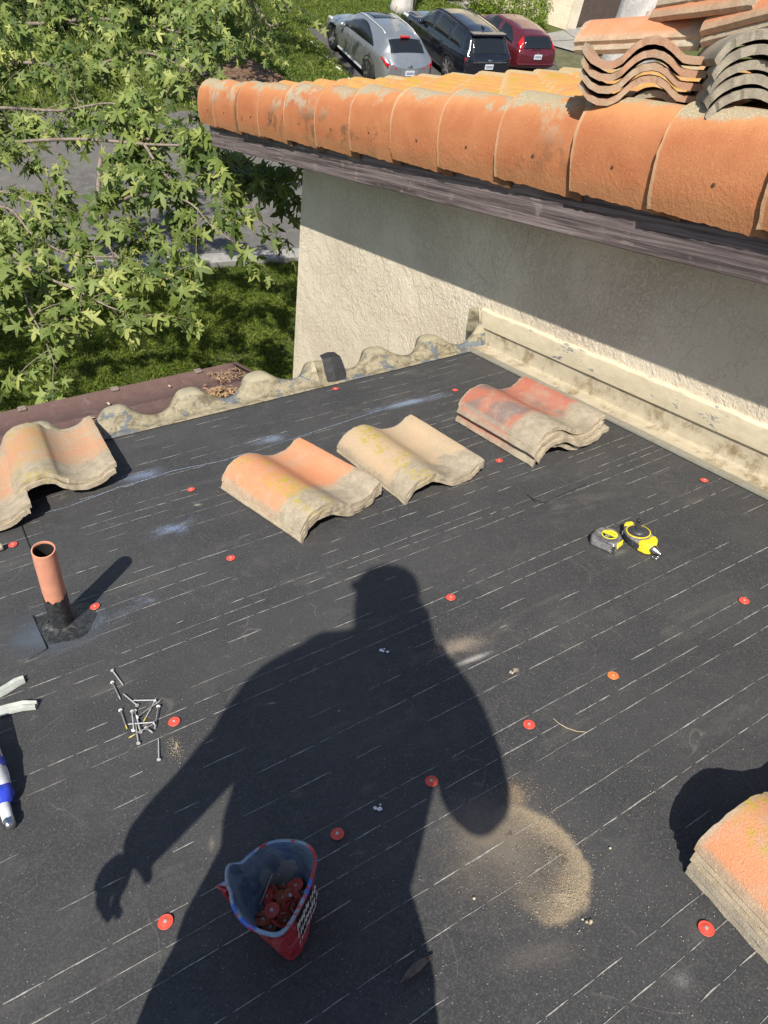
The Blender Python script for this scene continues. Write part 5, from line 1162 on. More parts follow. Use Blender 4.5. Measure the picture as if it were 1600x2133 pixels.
def car(root, spec):
    """x forward from rear bumper (0) to nose, y left, z up"""
    L = spec['L']; tab = spec['tab']; BM_ = spec['paint']
    # tab rows: x, half width low, half width belt, z bottom, z belt, half width roof, z rail, z centre
    def ring(x):
        wl, wb, zb, zt, wr, zr, zc = interp(tab, x)
        return [(0, zb), (wl*0.8, zb), (wl*0.97, zb+0.05), (wl, zb+0.20), (wl*1.005, (zb+zt)*0.5), (wl*0.995, zt-0.14), (wb, zt-0.03), (wb-0.015, zt), (wb*0.5+wr*0.5+0.015, zt*0.5+zr*0.5), (wr+0.012, zr-0.035), (wr-0.03, zr), (wr*0.62, zr+(zc-zr)*0.62), (wr*0.3, zr+(zc-zr)*0.92), (0, zc)]
    xs = sorted(set([round(L*i/90, 4) for i in range(91)]+[0.01, 0.025]))
    def S(x, v, off=0.0, side=1):
        r = ring(x); v = max(0, min(len(r)-1.001, v)); i = int(v); f = v-i; y = r[i][0]+(r[i+1][0]-r[i][0])*f; z = r[i][1]+(r[i+1][1]-r[i][1])*f
        e = 0.01; r2 = ring(x+e); y2 = r2[i][0]+(r2[i+1][0]-r2[i][0])*f; z2 = r2[i][1]+(r2[i+1][1]-r2[i][1])*f
        tv = Vector((0, r[i+1][0]-r[i][0], r[i+1][1]-r[i][1])); tx = Vector((e, y2-y, z2-z)); n = tx.cross(tv)
        n = n.normalized() if n.length > 1e-9 else Vector((0, 0, 1))
        if n.z < 0 and v > 10: n = -n
        if n.y < 0 and v <= 10: n = -n
        p = Vector((x, y, z))+n*off; return Vector((p.x, p.y*side, p.z))
    m = MB()
    for sd in (1, -1):
        P = [[Vector((x, y*sd, z)) for y, z in ring(x)] for x in xs]
        b = len(m.v); m.grid(P)
    # rear and nose caps
    for x, dx in ((xs[0], -spec.get('bulge', 0.05)), (xs[-1], 0.06)):
        r = ring(x); full = [Vector((x, y, z)) for y, z in r]+[Vector((x, -y, z)) for y, z in reversed(r[1:-1])]
        cz = sum(p.z for p in full)/len(full); 
        rows = [full]
        for k, f in ((1, 0.93), (2, 0.8), (3, 0.4), (4, 0.0)):
            rows.append([Vector((x+dx*(1-f**3), p.y*f, cz+(p.z-cz)*f)) for p in full])
        m.grid([q+[q[0]] for q in rows])
    bm = bmesh.new(); me = mesh('body', m.v, m.f); bm.from_mesh(me); bmesh.ops.remove_doubles(bm, verts=bm.verts, dist=0.002); bmesh.ops.recalc_face_normals(bm, faces=bm.faces); bm.to_mesh(me); bm.free()
    bm = bmesh.new(); bm.from_mesh(me); wr0_, xr0, xf0 = spec['wheel']
    dl = [f for f in bm.faces if abs(f.calc_center_median().y) > 0.45 and min((f.calc_center_median().x-xx)**2 for xx in (xr0, xf0))+(f.calc_center_median().z-wr0_)**2 < (1.10*wr0_)**2]
    bmesh.ops.delete(bm, geom=dl, context='FACES'); bm.to_mesh(me); bm.free()
    body = link('body', me, BM_, root, smooth=True, angle=48)
    def patch(name, xa, xb, va, vb, mat, off=0.008, sides=(1, -1), parent=None, nx=16, nv=5, shape=None):
        out = []
        for sd in sides:
            P = []
            for i in range(nx+1):
                x = xa+(xb-xa)*i/nx; a, b = (va, vb) if shape is None else shape(i/nx, va, vb)
                P.append([S(x, a+(b-a)*j/nv, off, sd) for j in range(nv+1)])
            o = MB().grid(P).build(name, mat, parent or root, smooth=True); solidify(o, 0.004, 0); out.append(o)
        return out
    for sw in spec['side_windows']: patch('side_window', *sw[:2], 7.25, 9.05, GLASS, shape=sw[2])
    def full(name, xa, xb, v0, mat, off, nx=14):
        P = []
        for i in range(nx+1):
            x = xa+(xb-xa)*i/nx; l = [S(x, v0+(13-v0)*j/6, off, 1) for j in range(7)]; P.append(l+[Vector((p.x, -p.y, p.z)) for p in reversed(l[:-1])])
        o = MB().grid(P).build(name, mat, root, smooth=True); solidify(o, 0.004, 0); return o
    a, b = spec['rear_window']; full('rear_window', a, b, 10.15, GLASS, 0.010)
    a, b = spec['windscreen']; full('windscreen', a, b, 10.1, GLASS, 0.010)
    if 'sunroof' in spec: a, b = spec['sunroof']; full('sunroof', a, b, 11.1, GLASS, 0.006)
    if spec.get('rails'):
        a, b = spec['rails']
        for sd in (1, -1): MB().tube([S(a, 10.3, -0.005, sd)]+[S(a+(b-a)*k/10, 10.3, 0.035, sd) for k in range(1, 10)]+[S(b, 10.3, -0.005, sd)], 0.018, 8).build('roof_rail', spec.get('railmat', RIM_), root, smooth=True)
    wr_, xr, xf = spec['wheel']
    for x in (xr, xf):
        for sd in (1, -1):
            yw = interp(tab, x)[0]*sd
            T = Matrix.Translation((x, yw-sd*0.02, wr_)) @ Matrix.Rotation(R_(90), 4, 'X') if sd < 0 else Matrix.Translation((x, yw-sd*0.02, wr_)) @ Matrix.Rotation(R_(-90), 4, 'X')
            w_ = MB().lathe([(wr_*0.6, -0.2), (wr_*0.93, -0.2), (wr_, -0.17), (wr_, -0.02), (wr_*0.94, 0.025), (wr_*0.70, 0.035), (wr_*0.68, 0.0)], 32, T, False).build('wheel', TYRE, root, smooth=True, angle=40)
            r = MB().lathe([(wr_*0.71, 0.034), (wr_*0.69, 0.012), (wr_*0.64, -0.03), (0.0, -0.03)], 32, T).build('rim', TRIM, w_, smooth=True, angle=40)
            sp = MB()
            for k in range(7):
                sp.box((-0.045, 0.0, -0.01), (0.045, wr_*0.67, 0.034), T @ Matrix.Rotation(2*math.pi*k/7, 4, 'Z'))
            sp.lathe([(wr_*0.17, -0.02), (wr_*0.17, 0.03), (0, 0.034)], 16, T); sp.lathe([(wr_*0.70, 0.030), (wr_*0.655, 0.032), (wr_*0.64, 0.01)], 32, T); sp.build('rim_spokes', RIM_, w_, smooth=True, angle=40)
            arch = MB(); P = []
            for k in range(25):
                an = math.pi*k/24*1.16-0.25; c_, s_ = math.cos(an), math.sin(an)
                P.append([(x+c_*rr, yw+sd*oo, wr_+0.01+s_*rr) for rr, oo in ((wr_*0.95, -0.04), (wr_*1.13, 0.004), (wr_*1.19, 0.012), (wr_*1.22, 0.002))])
            arch.grid(P).build('wheel_arch', spec.get('archmat', TRIM), root, smooth=True)
    for q in spec.get('extra', []): q(root, S, patch)
    sk = MB().box((0.5, -interp(tab, 1)[0]*0.9, 0.16), (L-0.4, interp(tab, 1)[0]*0.9, 0.4)).build('underbody', TRIM, root)
    for sd in (1, -1):                                # mirrors
        xm = spec['mirror']; p = S(xm, 7.2, 0.0, sd); MB().lathe([(0.0, -0.10), (0.07, -0.08), (0.09, 0.0), (0.07, 0.08), (0, 0.10)], 12, Matrix.Translation(p+Vector((0, sd*0.10, 0.04))) @ Matrix.Rotation(R_(90), 4, 'X') @ Matrix.Diagonal((0.7, 1, 1.1, 1))).build('mirror', spec.get('mirrormat', BM_), root, smooth=True)
    for xh in spec['handles']:
        for sd in (1, -1):
            p = S(xh, 5.5, 0.012, sd); MB().box((p.x-0.09, p.y-0.012, p.z-0.018), (p.x+0.09, p.y+0.012, p.z+0.018)).build('door_handle', spec.get('handlemat', BM_), root)
    for xd in spec['door_lines']:
        for sd in (1, -1): MB().tube([S(xd, v, 0.001, sd) for v in (3.0, 4, 5, 6, 7.0)], 0.006, 5).build('door_gap', TRIM, root)
def place_car(name, label, cat, rear_left_wheel, spec, head=85.6):
    # rear left wheel contact known; x axis forward
    yl = interp(spec['tab'], spec['wheel'][1])[0]
    R = Matrix.Rotation(R_(head), 4, 'Z'); off = R @ Vector((spec['wheel'][1], yl, 0))
    SC = Matrix.Diagonal((1, 0.93, 0.87, 1)); off = R @ (SC @ Vector((spec['wheel'][1], yl, 0)))
    o = Vector((rear_left_wheel[0], rear_left_wheel[1], 0.004))-off
    root = thing(name, label, cat, 'cars parked side by side', Matrix.Translation(o) @ R @ SC); car(root, spec); return root
full_sh = lambda a0, a1: (lambda f, a, b: (a, b))
def taper(front=0.5, rear=0.15, bot=0.0):
    def sh(f, a, b):                                 # f 0 rear .. 1 front
        top = b; lo = a+bot
        k = 1.0
        if f > 1-front: k = min(k, (1-f)/front)
        if f < rear: k = min(k, f/rear)
        k = max(0.02, k)**0.7
        return lo, lo+(top-lo)*k
    return sh
def plate_extra(xo, z, w=0.32, txt='7XRS 241', yo=0.0):
    def f(root, S, patch):
        o = MB().box((xo-0.012, -w/2+yo, z-0.08), (xo, w/2+yo, z+0.08)).build('licence_plate', PLATE, root)
        m = MB()
        for k in range(7): m.box((xo-0.0145, -w*0.40+k*w*0.115+yo, z-0.035), (xo-0.0125, -w*0.40+k*w*0.115+w*0.075+yo, z+0.035))
        m.build('plate_characters', simple('plate blue', (0.10, 0.12, 0.25), 0.5), o)
    return f
def box_part(name, a, b, mat, bev=0.01, rot=None):
    def f(root, S, patch):
        o = MB().box(a, b, rot).build(name, mat, root); bevel(o, bev)
    return f
def badge(x, z, r=0.045, w=2.0):
    def f(root, S, patch): MB().lathe([(r, 0), (r*0.9, 0.012), (r*0.6, 0.006), (0, 0.01)], 20, Matrix.Translation((x, 0, z)) @ Matrix.Rotation(R_(-90), 4, 'Y') @ Matrix.Diagonal((1, w, 1, 1))).build('badge', CHROME, root, smooth=True)
    return f
def lamp(xa, xb, va, vb, mat=TAIL, name='tail_lamp', shape=None, off=0.012):
    def f(root, S, patch): patch(name, xa, xb, va, vb, mat, off, nx=8, nv=4, shape=shape)
    return f
def rear_lamp(pts, x, mat=TAIL, name='tail_lamp', th=0.03):
    def f(root, S, patch):
        for sd in (1, -1):
            m = MB(); n = len(pts); vs = [Vector((x-(p[2] if len(p) > 2 else 0), p[0]*sd, p[1])) for p in pts]; m.add(vs+[v+Vector((th, 0, 0)) for v in vs], [tuple(range(n)), tuple(range(2*n-1, n-1, -1))]+[(i, (i+1) % n, n+(i+1) % n, n+i) for i in range(n)])
            o = m.build(name, mat, root); bevel(o, 0.006)
    return f
# silver crossover (rounded, sloping tail)
SIL = dict(L=4.86, paint=paint('silver paint', (0.36, 0.38, 0.40), 0.28, 0.7), wheel=(0.385, 0.98, 3.87), mirror=3.05, handles=(1.62, 2.62), door_lines=(1.35, 2.35, 3.38),
  tab=[(0.0, 0.74, 0.72, 0.42, 0.92, 0.66, 0.955, 0.97), (0.10, 0.86, 0.83, 0.36, 1.02, 0.70, 1.06, 1.08), (0.25, 0.91, 0.88, 0.33, 1.08, 0.66, 1.20, 1.23), (0.45, 0.935, 0.90, 0.30, 1.10, 0.63, 1.40, 1.44), (0.66, 0.945, 0.905, 0.27, 1.10, 0.62, 1.53, 1.585), (0.95, 0.95, 0.905, 0.24, 1.09, 0.63, 1.575, 1.63), (1.5, 0.95, 0.905, 0.23, 1.06, 0.65, 1.60, 1.66), (2.2, 0.95, 0.90, 0.23, 1.03, 0.655, 1.60, 1.66), (2.7, 0.95, 0.90, 0.23, 1.01, 0.64, 1.545, 1.60), (3.1, 0.95, 0.90, 0.23, 1.00, 0.62, 1.38, 1.42), (3.55, 0.95, 0.905, 0.24, 1.0, 0.72, 1.12, 1.16), (3.75, 0.95, 0.90, 0.25, 0.99, 0.74, 1.04, 1.10), (4.2, 0.94, 0.88, 0.28, 0.95, 0.72, 0.99, 1.05), (4.6, 0.88, 0.80, 0.30, 0.86, 0.62, 0.88, 0.93), (4.8, 0.76, 0.68, 0.34, 0.74, 0.5, 0.76, 0.79), (4.86, 0.66, 0.60, 0.38, 0.66, 0.4, 0.67, 0.69)],
  side_windows=[(0.95, 3.45, taper(0.55, 0.35))], rear_window=(0.24, 0.57), windscreen=(2.72, 3.42), sunroof=(1.95, 2.6), rails=(0.85, 2.75),
  extra=[lamp(0.02, 0.34, 5.2, 6.9, shape=lambda f, a, b: (a+0.9*f, b)), rear_lamp([(0.80, 0.985, -0.04), (0.62, 0.93, 0.005), (0.46, 0.86, 0.03), (0.50, 0.83, 0.03), (0.66, 0.82, 0.01), (0.80, 0.86, -0.04)], -0.005),
         plate_extra(-0.055, 0.70), box_part('plate_recess', (-0.050, -0.30, 0.60), (-0.03, 0.30, 0.80), MGREY), box_part('bumper_lower', (-0.06, -0.72, 0.34), (0.05, 0.72, 0.46), TRIM, 0.02), badge(-0.045, 0.90), box_part('brake_light', (0.50, -0.16, 1.555), (0.60, 0.16, 1.605), TAIL, 0.01),
         box_part('sill_trim', (1.45, -0.955, 0.25), (3.4, 0.955, 0.30), RIM_, 0.01), lamp(4.05, 4.6, 5.6, 7.0, LAMPC, 'headlamp')])
place_car('parked_car', 'silver rounded crossover with long sloping roof, leftmost of the three parked cars', 'car', (12.31, 20.96), SIL)
BLKP = paint('black blue paint', (0.010, 0.012, 0.020), 0.12, 0.3)
BLS = dict(L=4.85, paint=BLKP, wheel=(0.38, 1.0, 3.85), mirror=3.05, handles=(1.65, 2.65), door_lines=(1.40, 2.40, 3.4), rails=(0.45, 3.0), railmat=TRIM, handlemat=CHROME,
  tab=[(0.0, 0.84, 0.82, 0.40, 1.02, 0.76, 1.06, 1.07), (0.06, 0.90, 0.87, 0.36, 1.08, 0.76, 1.14, 1.16), (0.18, 0.935, 0.90, 0.32, 1.12, 0.72, 1.36, 1.38), (0.34, 0.945, 0.905, 0.28, 1.12, 0.68, 1.62, 1.66), (0.45, 0.95, 0.905, 0.26, 1.12, 0.68, 1.665, 1.72), (1.0, 0.95, 0.905, 0.24, 1.11, 0.69, 1.71, 1.765), (2.0, 0.95, 0.905, 0.24, 1.09, 0.69, 1.73, 1.785), (2.6, 0.95, 0.905, 0.24, 1.08, 0.68, 1.69, 1.74), (3.0, 0.95, 0.905, 0.24, 1.07, 0.66, 1.53, 1.57), (3.5, 0.95, 0.905, 0.24, 1.07, 0.74, 1.19, 1.22), (3.7, 0.95, 0.905, 0.25, 1.07, 0.76, 1.12, 1.16), (4.3, 0.94, 0.89, 0.28, 1.03, 0.76, 1.07, 1.11), (4.7, 0.88, 0.83, 0.32, 0.95, 0.7, 0.97, 0.99), (4.85, 0.78, 0.74, 0.38, 0.80, 0.6, 0.81, 0.82)],
  side_windows=[(0.55, 1.25, taper(0.06, 0.25)), (1.32, 2.30, taper(0.06, 0.06)), (2.38, 3.4, taper(0.6, 0.06))], rear_window=(0.07, 0.31), windscreen=(2.75, 3.42),
  extra=[rear_lamp([(0.90, 1.04, -0.08), (0.62, 1.03, 0.0), (0.62, 0.97, 0.0), (0.80, 0.94, -0.02), (0.90, 0.80, -0.09)], -0.01), plate_extra(-0.055, 0.80), box_part('chrome_bar', (-0.065, -0.66, 0.925), (-0.03, 0.66, 0.955), CHROME, 0.006), badge(-0.06, 1.0, 0.04), box_part('roof_spoiler', (0.22, -0.66, 1.655), (0.50, 0.66, 1.715), BLKP, 0.02), lamp(4.1, 4.6, 5.4, 6.9, LAMPC, 'headlamp'), box_part('sill_trim', (1.45, -0.957, 0.27), (3.4, 0.957, 0.31), CHROME, 0.01), box_part('roof_fin', (0.66, -0.02, 1.73), (0.82, 0.02, 1.80), BLKP, 0.01)])
place_car('parked_car', 'shiny black boxy crossover with chrome window trim, middle of the three parked cars', 'car', (15.22, 20.98), BLS)
REDP = paint('dark red paint', (0.105, 0.010, 0.018), 0.25, 0.25)
RED = dict(L=4.25, paint=REDP, wheel=(0.315, 0.80, 3.40), mirror=2.75, handles=(1.5, 2.3), door_lines=(1.15, 2.0, 3.0), archmat=REDP,
  tab=[(0.0, 0.76, 0.74, 0.42, 0.86, 0.66, 0.89, 0.90), (0.05, 0.82, 0.79, 0.36, 0.93, 0.66, 0.97, 0.98), (0.16, 0.845, 0.81, 0.30, 0.96, 0.62, 1.20, 1.21), (0.34, 0.85, 0.815, 0.27, 0.965, 0.58, 1.36, 1.39), (0.7, 0.85, 0.815, 0.22, 0.96, 0.58, 1.43, 1.465), (1.5, 0.85, 0.815, 0.20, 0.94, 0.60, 1.47, 1.51), (2.1, 0.85, 0.815, 0.20, 0.92, 0.60, 1.45, 1.49), (2.6, 0.85, 0.81, 0.20, 0.91, 0.58, 1.30, 1.33), (3.1, 0.85, 0.81, 0.21, 0.90, 0.66, 1.02, 1.05), (3.3, 0.85, 0.81, 0.22, 0.89, 0.66, 0.93, 0.97), (3.9, 0.82, 0.77, 0.25, 0.83, 0.62, 0.86, 0.90), (4.2, 0.70, 0.66, 0.32, 0.70, 0.5, 0.71, 0.73), (4.25, 0.62, 0.58, 0.36, 0.62, 0.44, 0.63, 0.64)],
  side_windows=[(0.55, 1.55, taper(0.05, 0.5)), (1.62, 3.0, taper(0.6, 0.05))], rear_window=(0.07, 0.30), windscreen=(2.2, 2.98),
  extra=[lamp(0.075, 0.30, 7.6, 9.95, shape=lambda f, a, b: (a, b)), plate_extra(-0.05, 0.78), badge(-0.045, 0.885, 0.03), box_part('bumper_step', (-0.09, -0.78, 0.50), (0.04, 0.78, 0.56), REDP, 0.025), box_part('rear_wiper', (0.03, -0.12, 0.985), (0.05, 0.28, 1.0), TRIM, 0.003), lamp(3.6, 4.05, 5.4, 6.9, LAMPC, 'headlamp')])
place_car('parked_car', 'small dark red hatchback with tall red corner lamps, rightmost of the three parked cars', 'car', (17.85, 21.5), RED, 84.0)

# ------------------------------------------------------------------ neighbour building
bd = thing('neighbour_building', 'cream stucco building with a brown garage wall behind the red car', 'building', mat=Matrix.Translation((23.9, 25.3, 0)))
bl = bd.matrix_world.inverted()
def wall_panel(p, q, z0, z1, th, name, mat):
    d = Vector((q[0]-p[0], q[1]-p[1], 0)).normalized(); n = Vector((-d.y, d.x, 0))*th
    A = Vector((*p, z0)); B_ = Vector((*q, z0)); m = MB(); vs = [A, B_, B_+n, A+n]; m.add(vs+[v+Vector((0, 0, z1-z0)) for v in vs], [(3, 2, 1, 0), (4, 5, 6, 7), (0, 1, 5, 4), (1, 2, 6, 5), (2, 3, 7, 6), (3, 0, 4, 7)])
    return m.build(name, mat, bd, bl)
GARW = simple('brown garage panels', (0.085, 0.062, 0.052), 0.7, var=0.15, scale=6)
wall_panel((20.9, 30.6), (23.88, 25.3), 0, 4.2, 0.3, 'cream_wall', STUCCO)
wall_panel((23.90, 25.25), (24.35, 25.22), 0, 4.2, 0.3, 'corner_pier', STUCCO)
wall_panel((24.36, 25.55), (29.5, 25.0), 0, 3.2, 0.1, 'garage_door', GARW)
wall_panel((24.36, 25.45), (36.0, 24.3), 3.2, 4.2, 0.3, 'garage_header', STUCCO)
wall_panel((29.6, 24.95), (36.0, 24.3), 0, 3.19, 0.3, 'end_wall', STUCCO)
me = text_mesh('171', 0.55); d_ = Vector((23.88-20.9, 25.3-30.6, 0)).normalized(); n_ = Vector((d_.y, -d_.x, 0))
pN = Vector((22.62, 27.50, 1.05))+n_*0.03
pN = Vector((20.9, 30.6, 0)).lerp(Vector((23.88, 25.3, 0)), 0.30)+n_*0.02; pN.z = 0.9
TX = Matrix(((d_.x, 0, n_.x, pN.x), (d_.y, 0, n_.y, pN.y), (0, 1, 0, pN.z), (0, 0, 0, 1)))
link('house_number', me, BLK, bd, bl @ TX)
wall_panel((24.6, 25.3), (34, 24.4), 4.2, 4.35, 2, 'roof_slab', WOOD)
tb2 = thing('distant_building', 'tan wall seen between leaves at the top left corner', 'building', mat=Matrix.Translation((-4, 31, 0)))
o = MB().box((-9, 0, 0), (6.6, 5, 5.5)).build('wall', STUCCO, tb2); o = MB().box((-9.4, -0.4, 5.5), (7.0, 5.4, 5.8)).build('roof', WOOD, tb2)

# ------------------------------------------------------------------ trees
def leaf_template():
    # five lobed palmate leaf in the xy plane, stem at origin, tip toward +y, unit length
    o = [(0.0, 0.02), (0.10, -0.03), (0.34, -0.14), (0.40, -0.10), (0.19, 0.12), (0.40, 0.24), (0.66, 0.34), (0.60, 0.42), (0.33, 0.40), (0.13, 0.36), (0.17, 0.56), (0.16, 0.78), (0.0, 1.08)]
    pts = o+[(-x, y) for x, y in reversed(o[1:-1])]
    V = [(0.0, 0.20, 0.03)]+[(x, y, -0.12*abs(x)-0.30*max(0, y-0.2)**1.5-0.35*abs(x)**2+0.03*math.sin(9*x)) for x, y in pts]
    n = len(pts); F = [(0, i+1, (i+1) % n+1) for i in range(n)]
    return np.array(V), np.array(F)
LV, LF = leaf_template()
def leaf_cloud(name, pos, fwd_, up_, size, rnd, mat, parent, V0=LV, F0=LF):
    n = len(pos); f = fwd_/np.linalg.norm(fwd_, axis=1, keepdims=True); r = np.cross(f, up_); r /= np.linalg.norm(r, axis=1, keepdims=True)+1e-9; u = np.cross(r, f)
    V = pos[:, None, :]+size[:, None, None]*(V0[None, :, 0:1]*r[:, None, :]+V0[None, :, 1:2]*f[:, None, :]+V0[None, :, 2:3]*u[:, None, :])
    F = (F0[None]+np.arange(n)[:, None, None]*len(V0)).reshape(-1, 3)
    return link(name, big_mesh(name, V.reshape(-1, 3), F, np.repeat(rnd, len(F0))), mat, parent)
def pw(px, py, d): return CAM+ray(px, py)*d
def bez(pts, n=10):
    out = []; k = len(pts)
    for i in range(k-1):
        p0_ = pts[max(0, i-1)]; p1 = pts[i]; p2 = pts[i+1]; p3 = pts[min(k-1, i+2)]
        for j in range(n):
            t = j/n; out.append(0.5*((2*p1)+(-p0_+p2)*t+(2*p0_-5*p1+4*p2-p3)*t*t+(-p0_+3*p1-3*p2+p3)*t**3))
    out.append(pts[-1]); return out
def grow(tree_name, label, boughs, trunk, mat, bark, leaf_size, seed, twig_len=(0.35, 0.9), per=(9, 16), step=0.16, droop=0.5, tw_rad=0.006, extra=None, barktr=None):
    g = random.Random(seed); gn = np.random.default_rng(seed)
    tr = thing(tree_name, label, 'tree', mat=Matrix.Translation(trunk[0][0])); TI = tr.matrix_world.inverted()
    mt = MB().tube([t_[0] for t_ in trunk], [t_[1] for t_ in trunk], 18); mt.build('trunk', barktr or bark, tr, TI, smooth=True)
    mb_ = MB(); mtw = MB(); P, F, U, S_, Rn = [], [], [], [], []
    for pts, r0, dens in boughs:
        c = bez(pts, 8); k = len(c); mb_.tube(c, [max(0.004, r0*(1-0.85*i/(k-1))) for i in range(k)], 8)
        ln = 0; nxt = 0.1
        for i in range(1, k):
            ln += (c[i]-c[i-1]).length
            while ln > nxt:
                nxt += step*g.uniform(0.6, 1.4)/dens
                d = (c[i]-c[i-1]).normalized(); q = Vector((g.gauss(0, 1), g.gauss(0, 1), g.gauss(0.1, 0.7))); q = (q-d*q.dot(d)*0.3).normalized()
                tl = g.uniform(*twig_len); st_ = c[i]; e = st_+(q*0.75+d*0.55).normalized()*tl+Vector((0, 0, -droop*tl*0.35)); mid = st_.lerp(e, 0.5)+Vector((0, 0, 0.08*tl))
                tw = bez([st_, mid, e], 4); mtw.tube(tw, [tw_rad*(1-0.6*a/(len(tw)-1)) for a in range(len(tw))], 5, False)
                nl = g.randint(*per)
                for a in range(nl):
                    u_ = 0.25+0.75*(a+g.random())/nl; idx = min(len(tw)-2, int(u_*(len(tw)-1))); pb = tw[idx].lerp(tw[idx+1], u_*(len(tw)-1)-idx if u_ < 1 else 1)
                    dr = Vector((g.gauss(0, 1), g.gauss(0, 1), g.gauss(-0.35, 0.45))).normalized(); base = pb+dr*g.uniform(0.02, 0.07)
                    P.append(base); F.append(dr+Vector((0, 0, -1.1))*g.random()+(e-st_).normalized()*0.25); up = Vector((g.gauss(0, 0.5)-LDIR.x*0.7, g.gauss(0, 0.5)-LDIR.y*0.7, 0.8)); U.append(up)
                    S_.append(leaf_size*g.uniform(0.55, 1.25)); Rn.append(g.random())
    mb_.add(mtw.v, mtw.f); mb_.build('branches', bark, tr, TI, smooth=True)
    T3 = np.array([list(r)[:3] for r in TI]); off = np.array([TI[0][3], TI[1][3], TI[2][3]])
    Pn = np.array([tuple(p) for p in P])+off
    leaf_cloud('crown', Pn, np.array([tuple(p) for p in F]), np.array([tuple(p) for p in U]), np.array(S_), np.array(Rn), mat, tr)
    print(tree_name, 'leaves', len(P)); return tr
# near sycamore: trunk stands left of the photo, boughs reach across the road
tb0 = Vector((-4.6, 8.6, 0))
W_ = lambda l: [pw(*p) for p in l]
fork = Vector((-4.2, 8.3, 4.2)); fork2 = Vector((-4.0, 8.0, 6.2))
B = [([fork2]+W_([(-150,60,8.2),(60,50,8.0),(230,40,7.8),(380,70,7.6),(430,95,7.4)]), 0.030, 1.25),
     ([fork2]+W_([(-150,-60,8.6),(60,-40,8.6),(240,-30,8.4),(400,0,8.2),(470,10,8.1)]), 0.030, 1.25),
     ([fork2]+W_([(-120,150,7.6),(40,130,7.5),(170,140,7.3),(300,110,7.2),(400,150,7.0)]), 0.028, 1.15),
     ([fork]+W_([(-150,240,7.0),(0,225,6.9),(120,230,6.8),(230,215,6.6),(290,240,6.4)]), 0.024, 1.1),
     ([fork]+W_([(-180,330,6.7),(0,300,6.6),(150,290,6.4),(300,300,6.2),(420,310,6.0),(520,365,5.8),(578,392,5.7)]), 0.022, 0.45),
     (W_([(240,250,6.6),(300,290,6.4),(400,280,6.2),(470,320,6.0),(560,350,5.9)]), 0.02, 0.9),
     (W_([(210,330,6.2),(205,400,6.0),(215,470,5.8),(240,530,5.7),(330,590,5.6)]), 0.022, 0.45),
     (W_([(215,440,5.9),(300,400,5.8),(390,420,5.7),(440,470,5.6),(480,500,5.6)]), 0.014, 0.8),
     (W_([(300,300,6.2),(350,370,6.0),(420,400,5.9),(500,395,5.8)]), 0.014, 0.55),
     (W_([(520,400,5.8),(535,450,5.7),(540,470,5.7)]), 0.007, 0.45),
     ([fork]+W_([(-160,470,6.4),(0,430,6.2),(70,490,6.0),(150,530,5.8),(280,540,5.7),(360,590,5.6)]), 0.016, 0.6),
     (W_([(0,500,5.6),(60,560,5.4),(150,600,5.3),(230,640,5.2),(300,660,5.2)]), 0.016, 0.75),
     (W_([(40,540,5.5),(60,640,5.3),(90,700,5.1),(118,770,5.0)]), 0.012, 0.4),
     (W_([(150,590,5.4),(180,660,5.3),(190,700,5.2)]), 0.009, 0.7),
     (W_([(-120,420,6.4),(0,400,6.3),(60,420,6.2),(120,440,6.1)]), 0.02, 0.5),
     (W_([(-80,560,5.8),(0,580,5.6),(60,590,5.5)]), 0.018, 0.7),
     # boughs outside the photo, above and to the left: they shade the lawn and road
     ([fork2, Vector((-3.5, 7.0, 8.5)), Vector((-2.6, 5.8, 10.0)), Vector((-1.5, 5.2, 10.8))], 0.05, 0.3),
     ([fork, Vector((-3.4, 6.6, 5.2)), Vector((-2.6, 5.6, 5.6)), Vector((-1.6, 5.2, 5.6))], 0.03, 0.35),
     ([fork2, Vector((-2.6, 9.2, 7.2)), Vector((-0.6, 10.4, 7.9)), Vector((1.6, 11.2, 8.0)), Vector((3.4, 11.6, 7.8))], 0.05, 0.45),
     ([fork2, Vector((-2.8, 8.6, 7.4)), Vector((-1.0, 8.8, 8.2)), Vector((0.8, 9.2, 8.6))], 0.05, 0.35),
     ([fork, Vector((-2.9, 9.4, 3.9)), Vector((-1.2, 10.4, 3.6)), Vector((0.0, 10.8, 3.4))], 0.02, 0.35)]
grow('sycamore_tree', 'nearest green sycamore whose lobed leaves fill the upper left, hanging over the road', B, [(tb0, 0.34), (Vector((-4.5, 8.5, 1.2)), 0.27), (Vector((-4.35, 8.4, 2.8)), 0.24), (fork, 0.21), (fork2, 0.15), (Vector((-3.8, 7.8, 8.6)), 0.08)], LEAF, TWIG, 0.102, 31, (0.18, 0.58), (17, 30), 0.082, 0.6, 0.004, barktr=BARKW)
# darker tree behind, with the flared mottled foot beside the mulch
q0 = on_ground(395, 150); q0.z = 0
def off(v, *d): return v+Vector(d)
B2 = []
g = random.Random(77)
for k in range(16):
    a = g.uniform(0, 6.28); z0 = g.uniform(2.4, 5.2); p1 = off(q0, -0.1, 0.2, z0)
    r = g.uniform(2.0, 3.6); B2.append(([p1, off(p1, math.cos(a)*r*0.45, math.sin(a)*r*0.45, 0.5), off(p1, math.cos(a)*r, math.sin(a)*r, g.uniform(-1.0, 0.6)), off(p1, math.cos(a)*(r+0.7), math.sin(a)*(r+0.7), g.uniform(-2.0, 0.0))], 0.05, 0.55))
for tgt in [(455, 20), (520, 30), (545, 60), (400, 10), (430, 50)]:
    P2 = CAM+ray(*tgt)*19.5; p1 = off(q0, 0, 0, 3.6); B2.append(([p1, p1.lerp(P2, 0.5)+Vector((0, 0, 0.6)), P2], 0.05, 0.9))
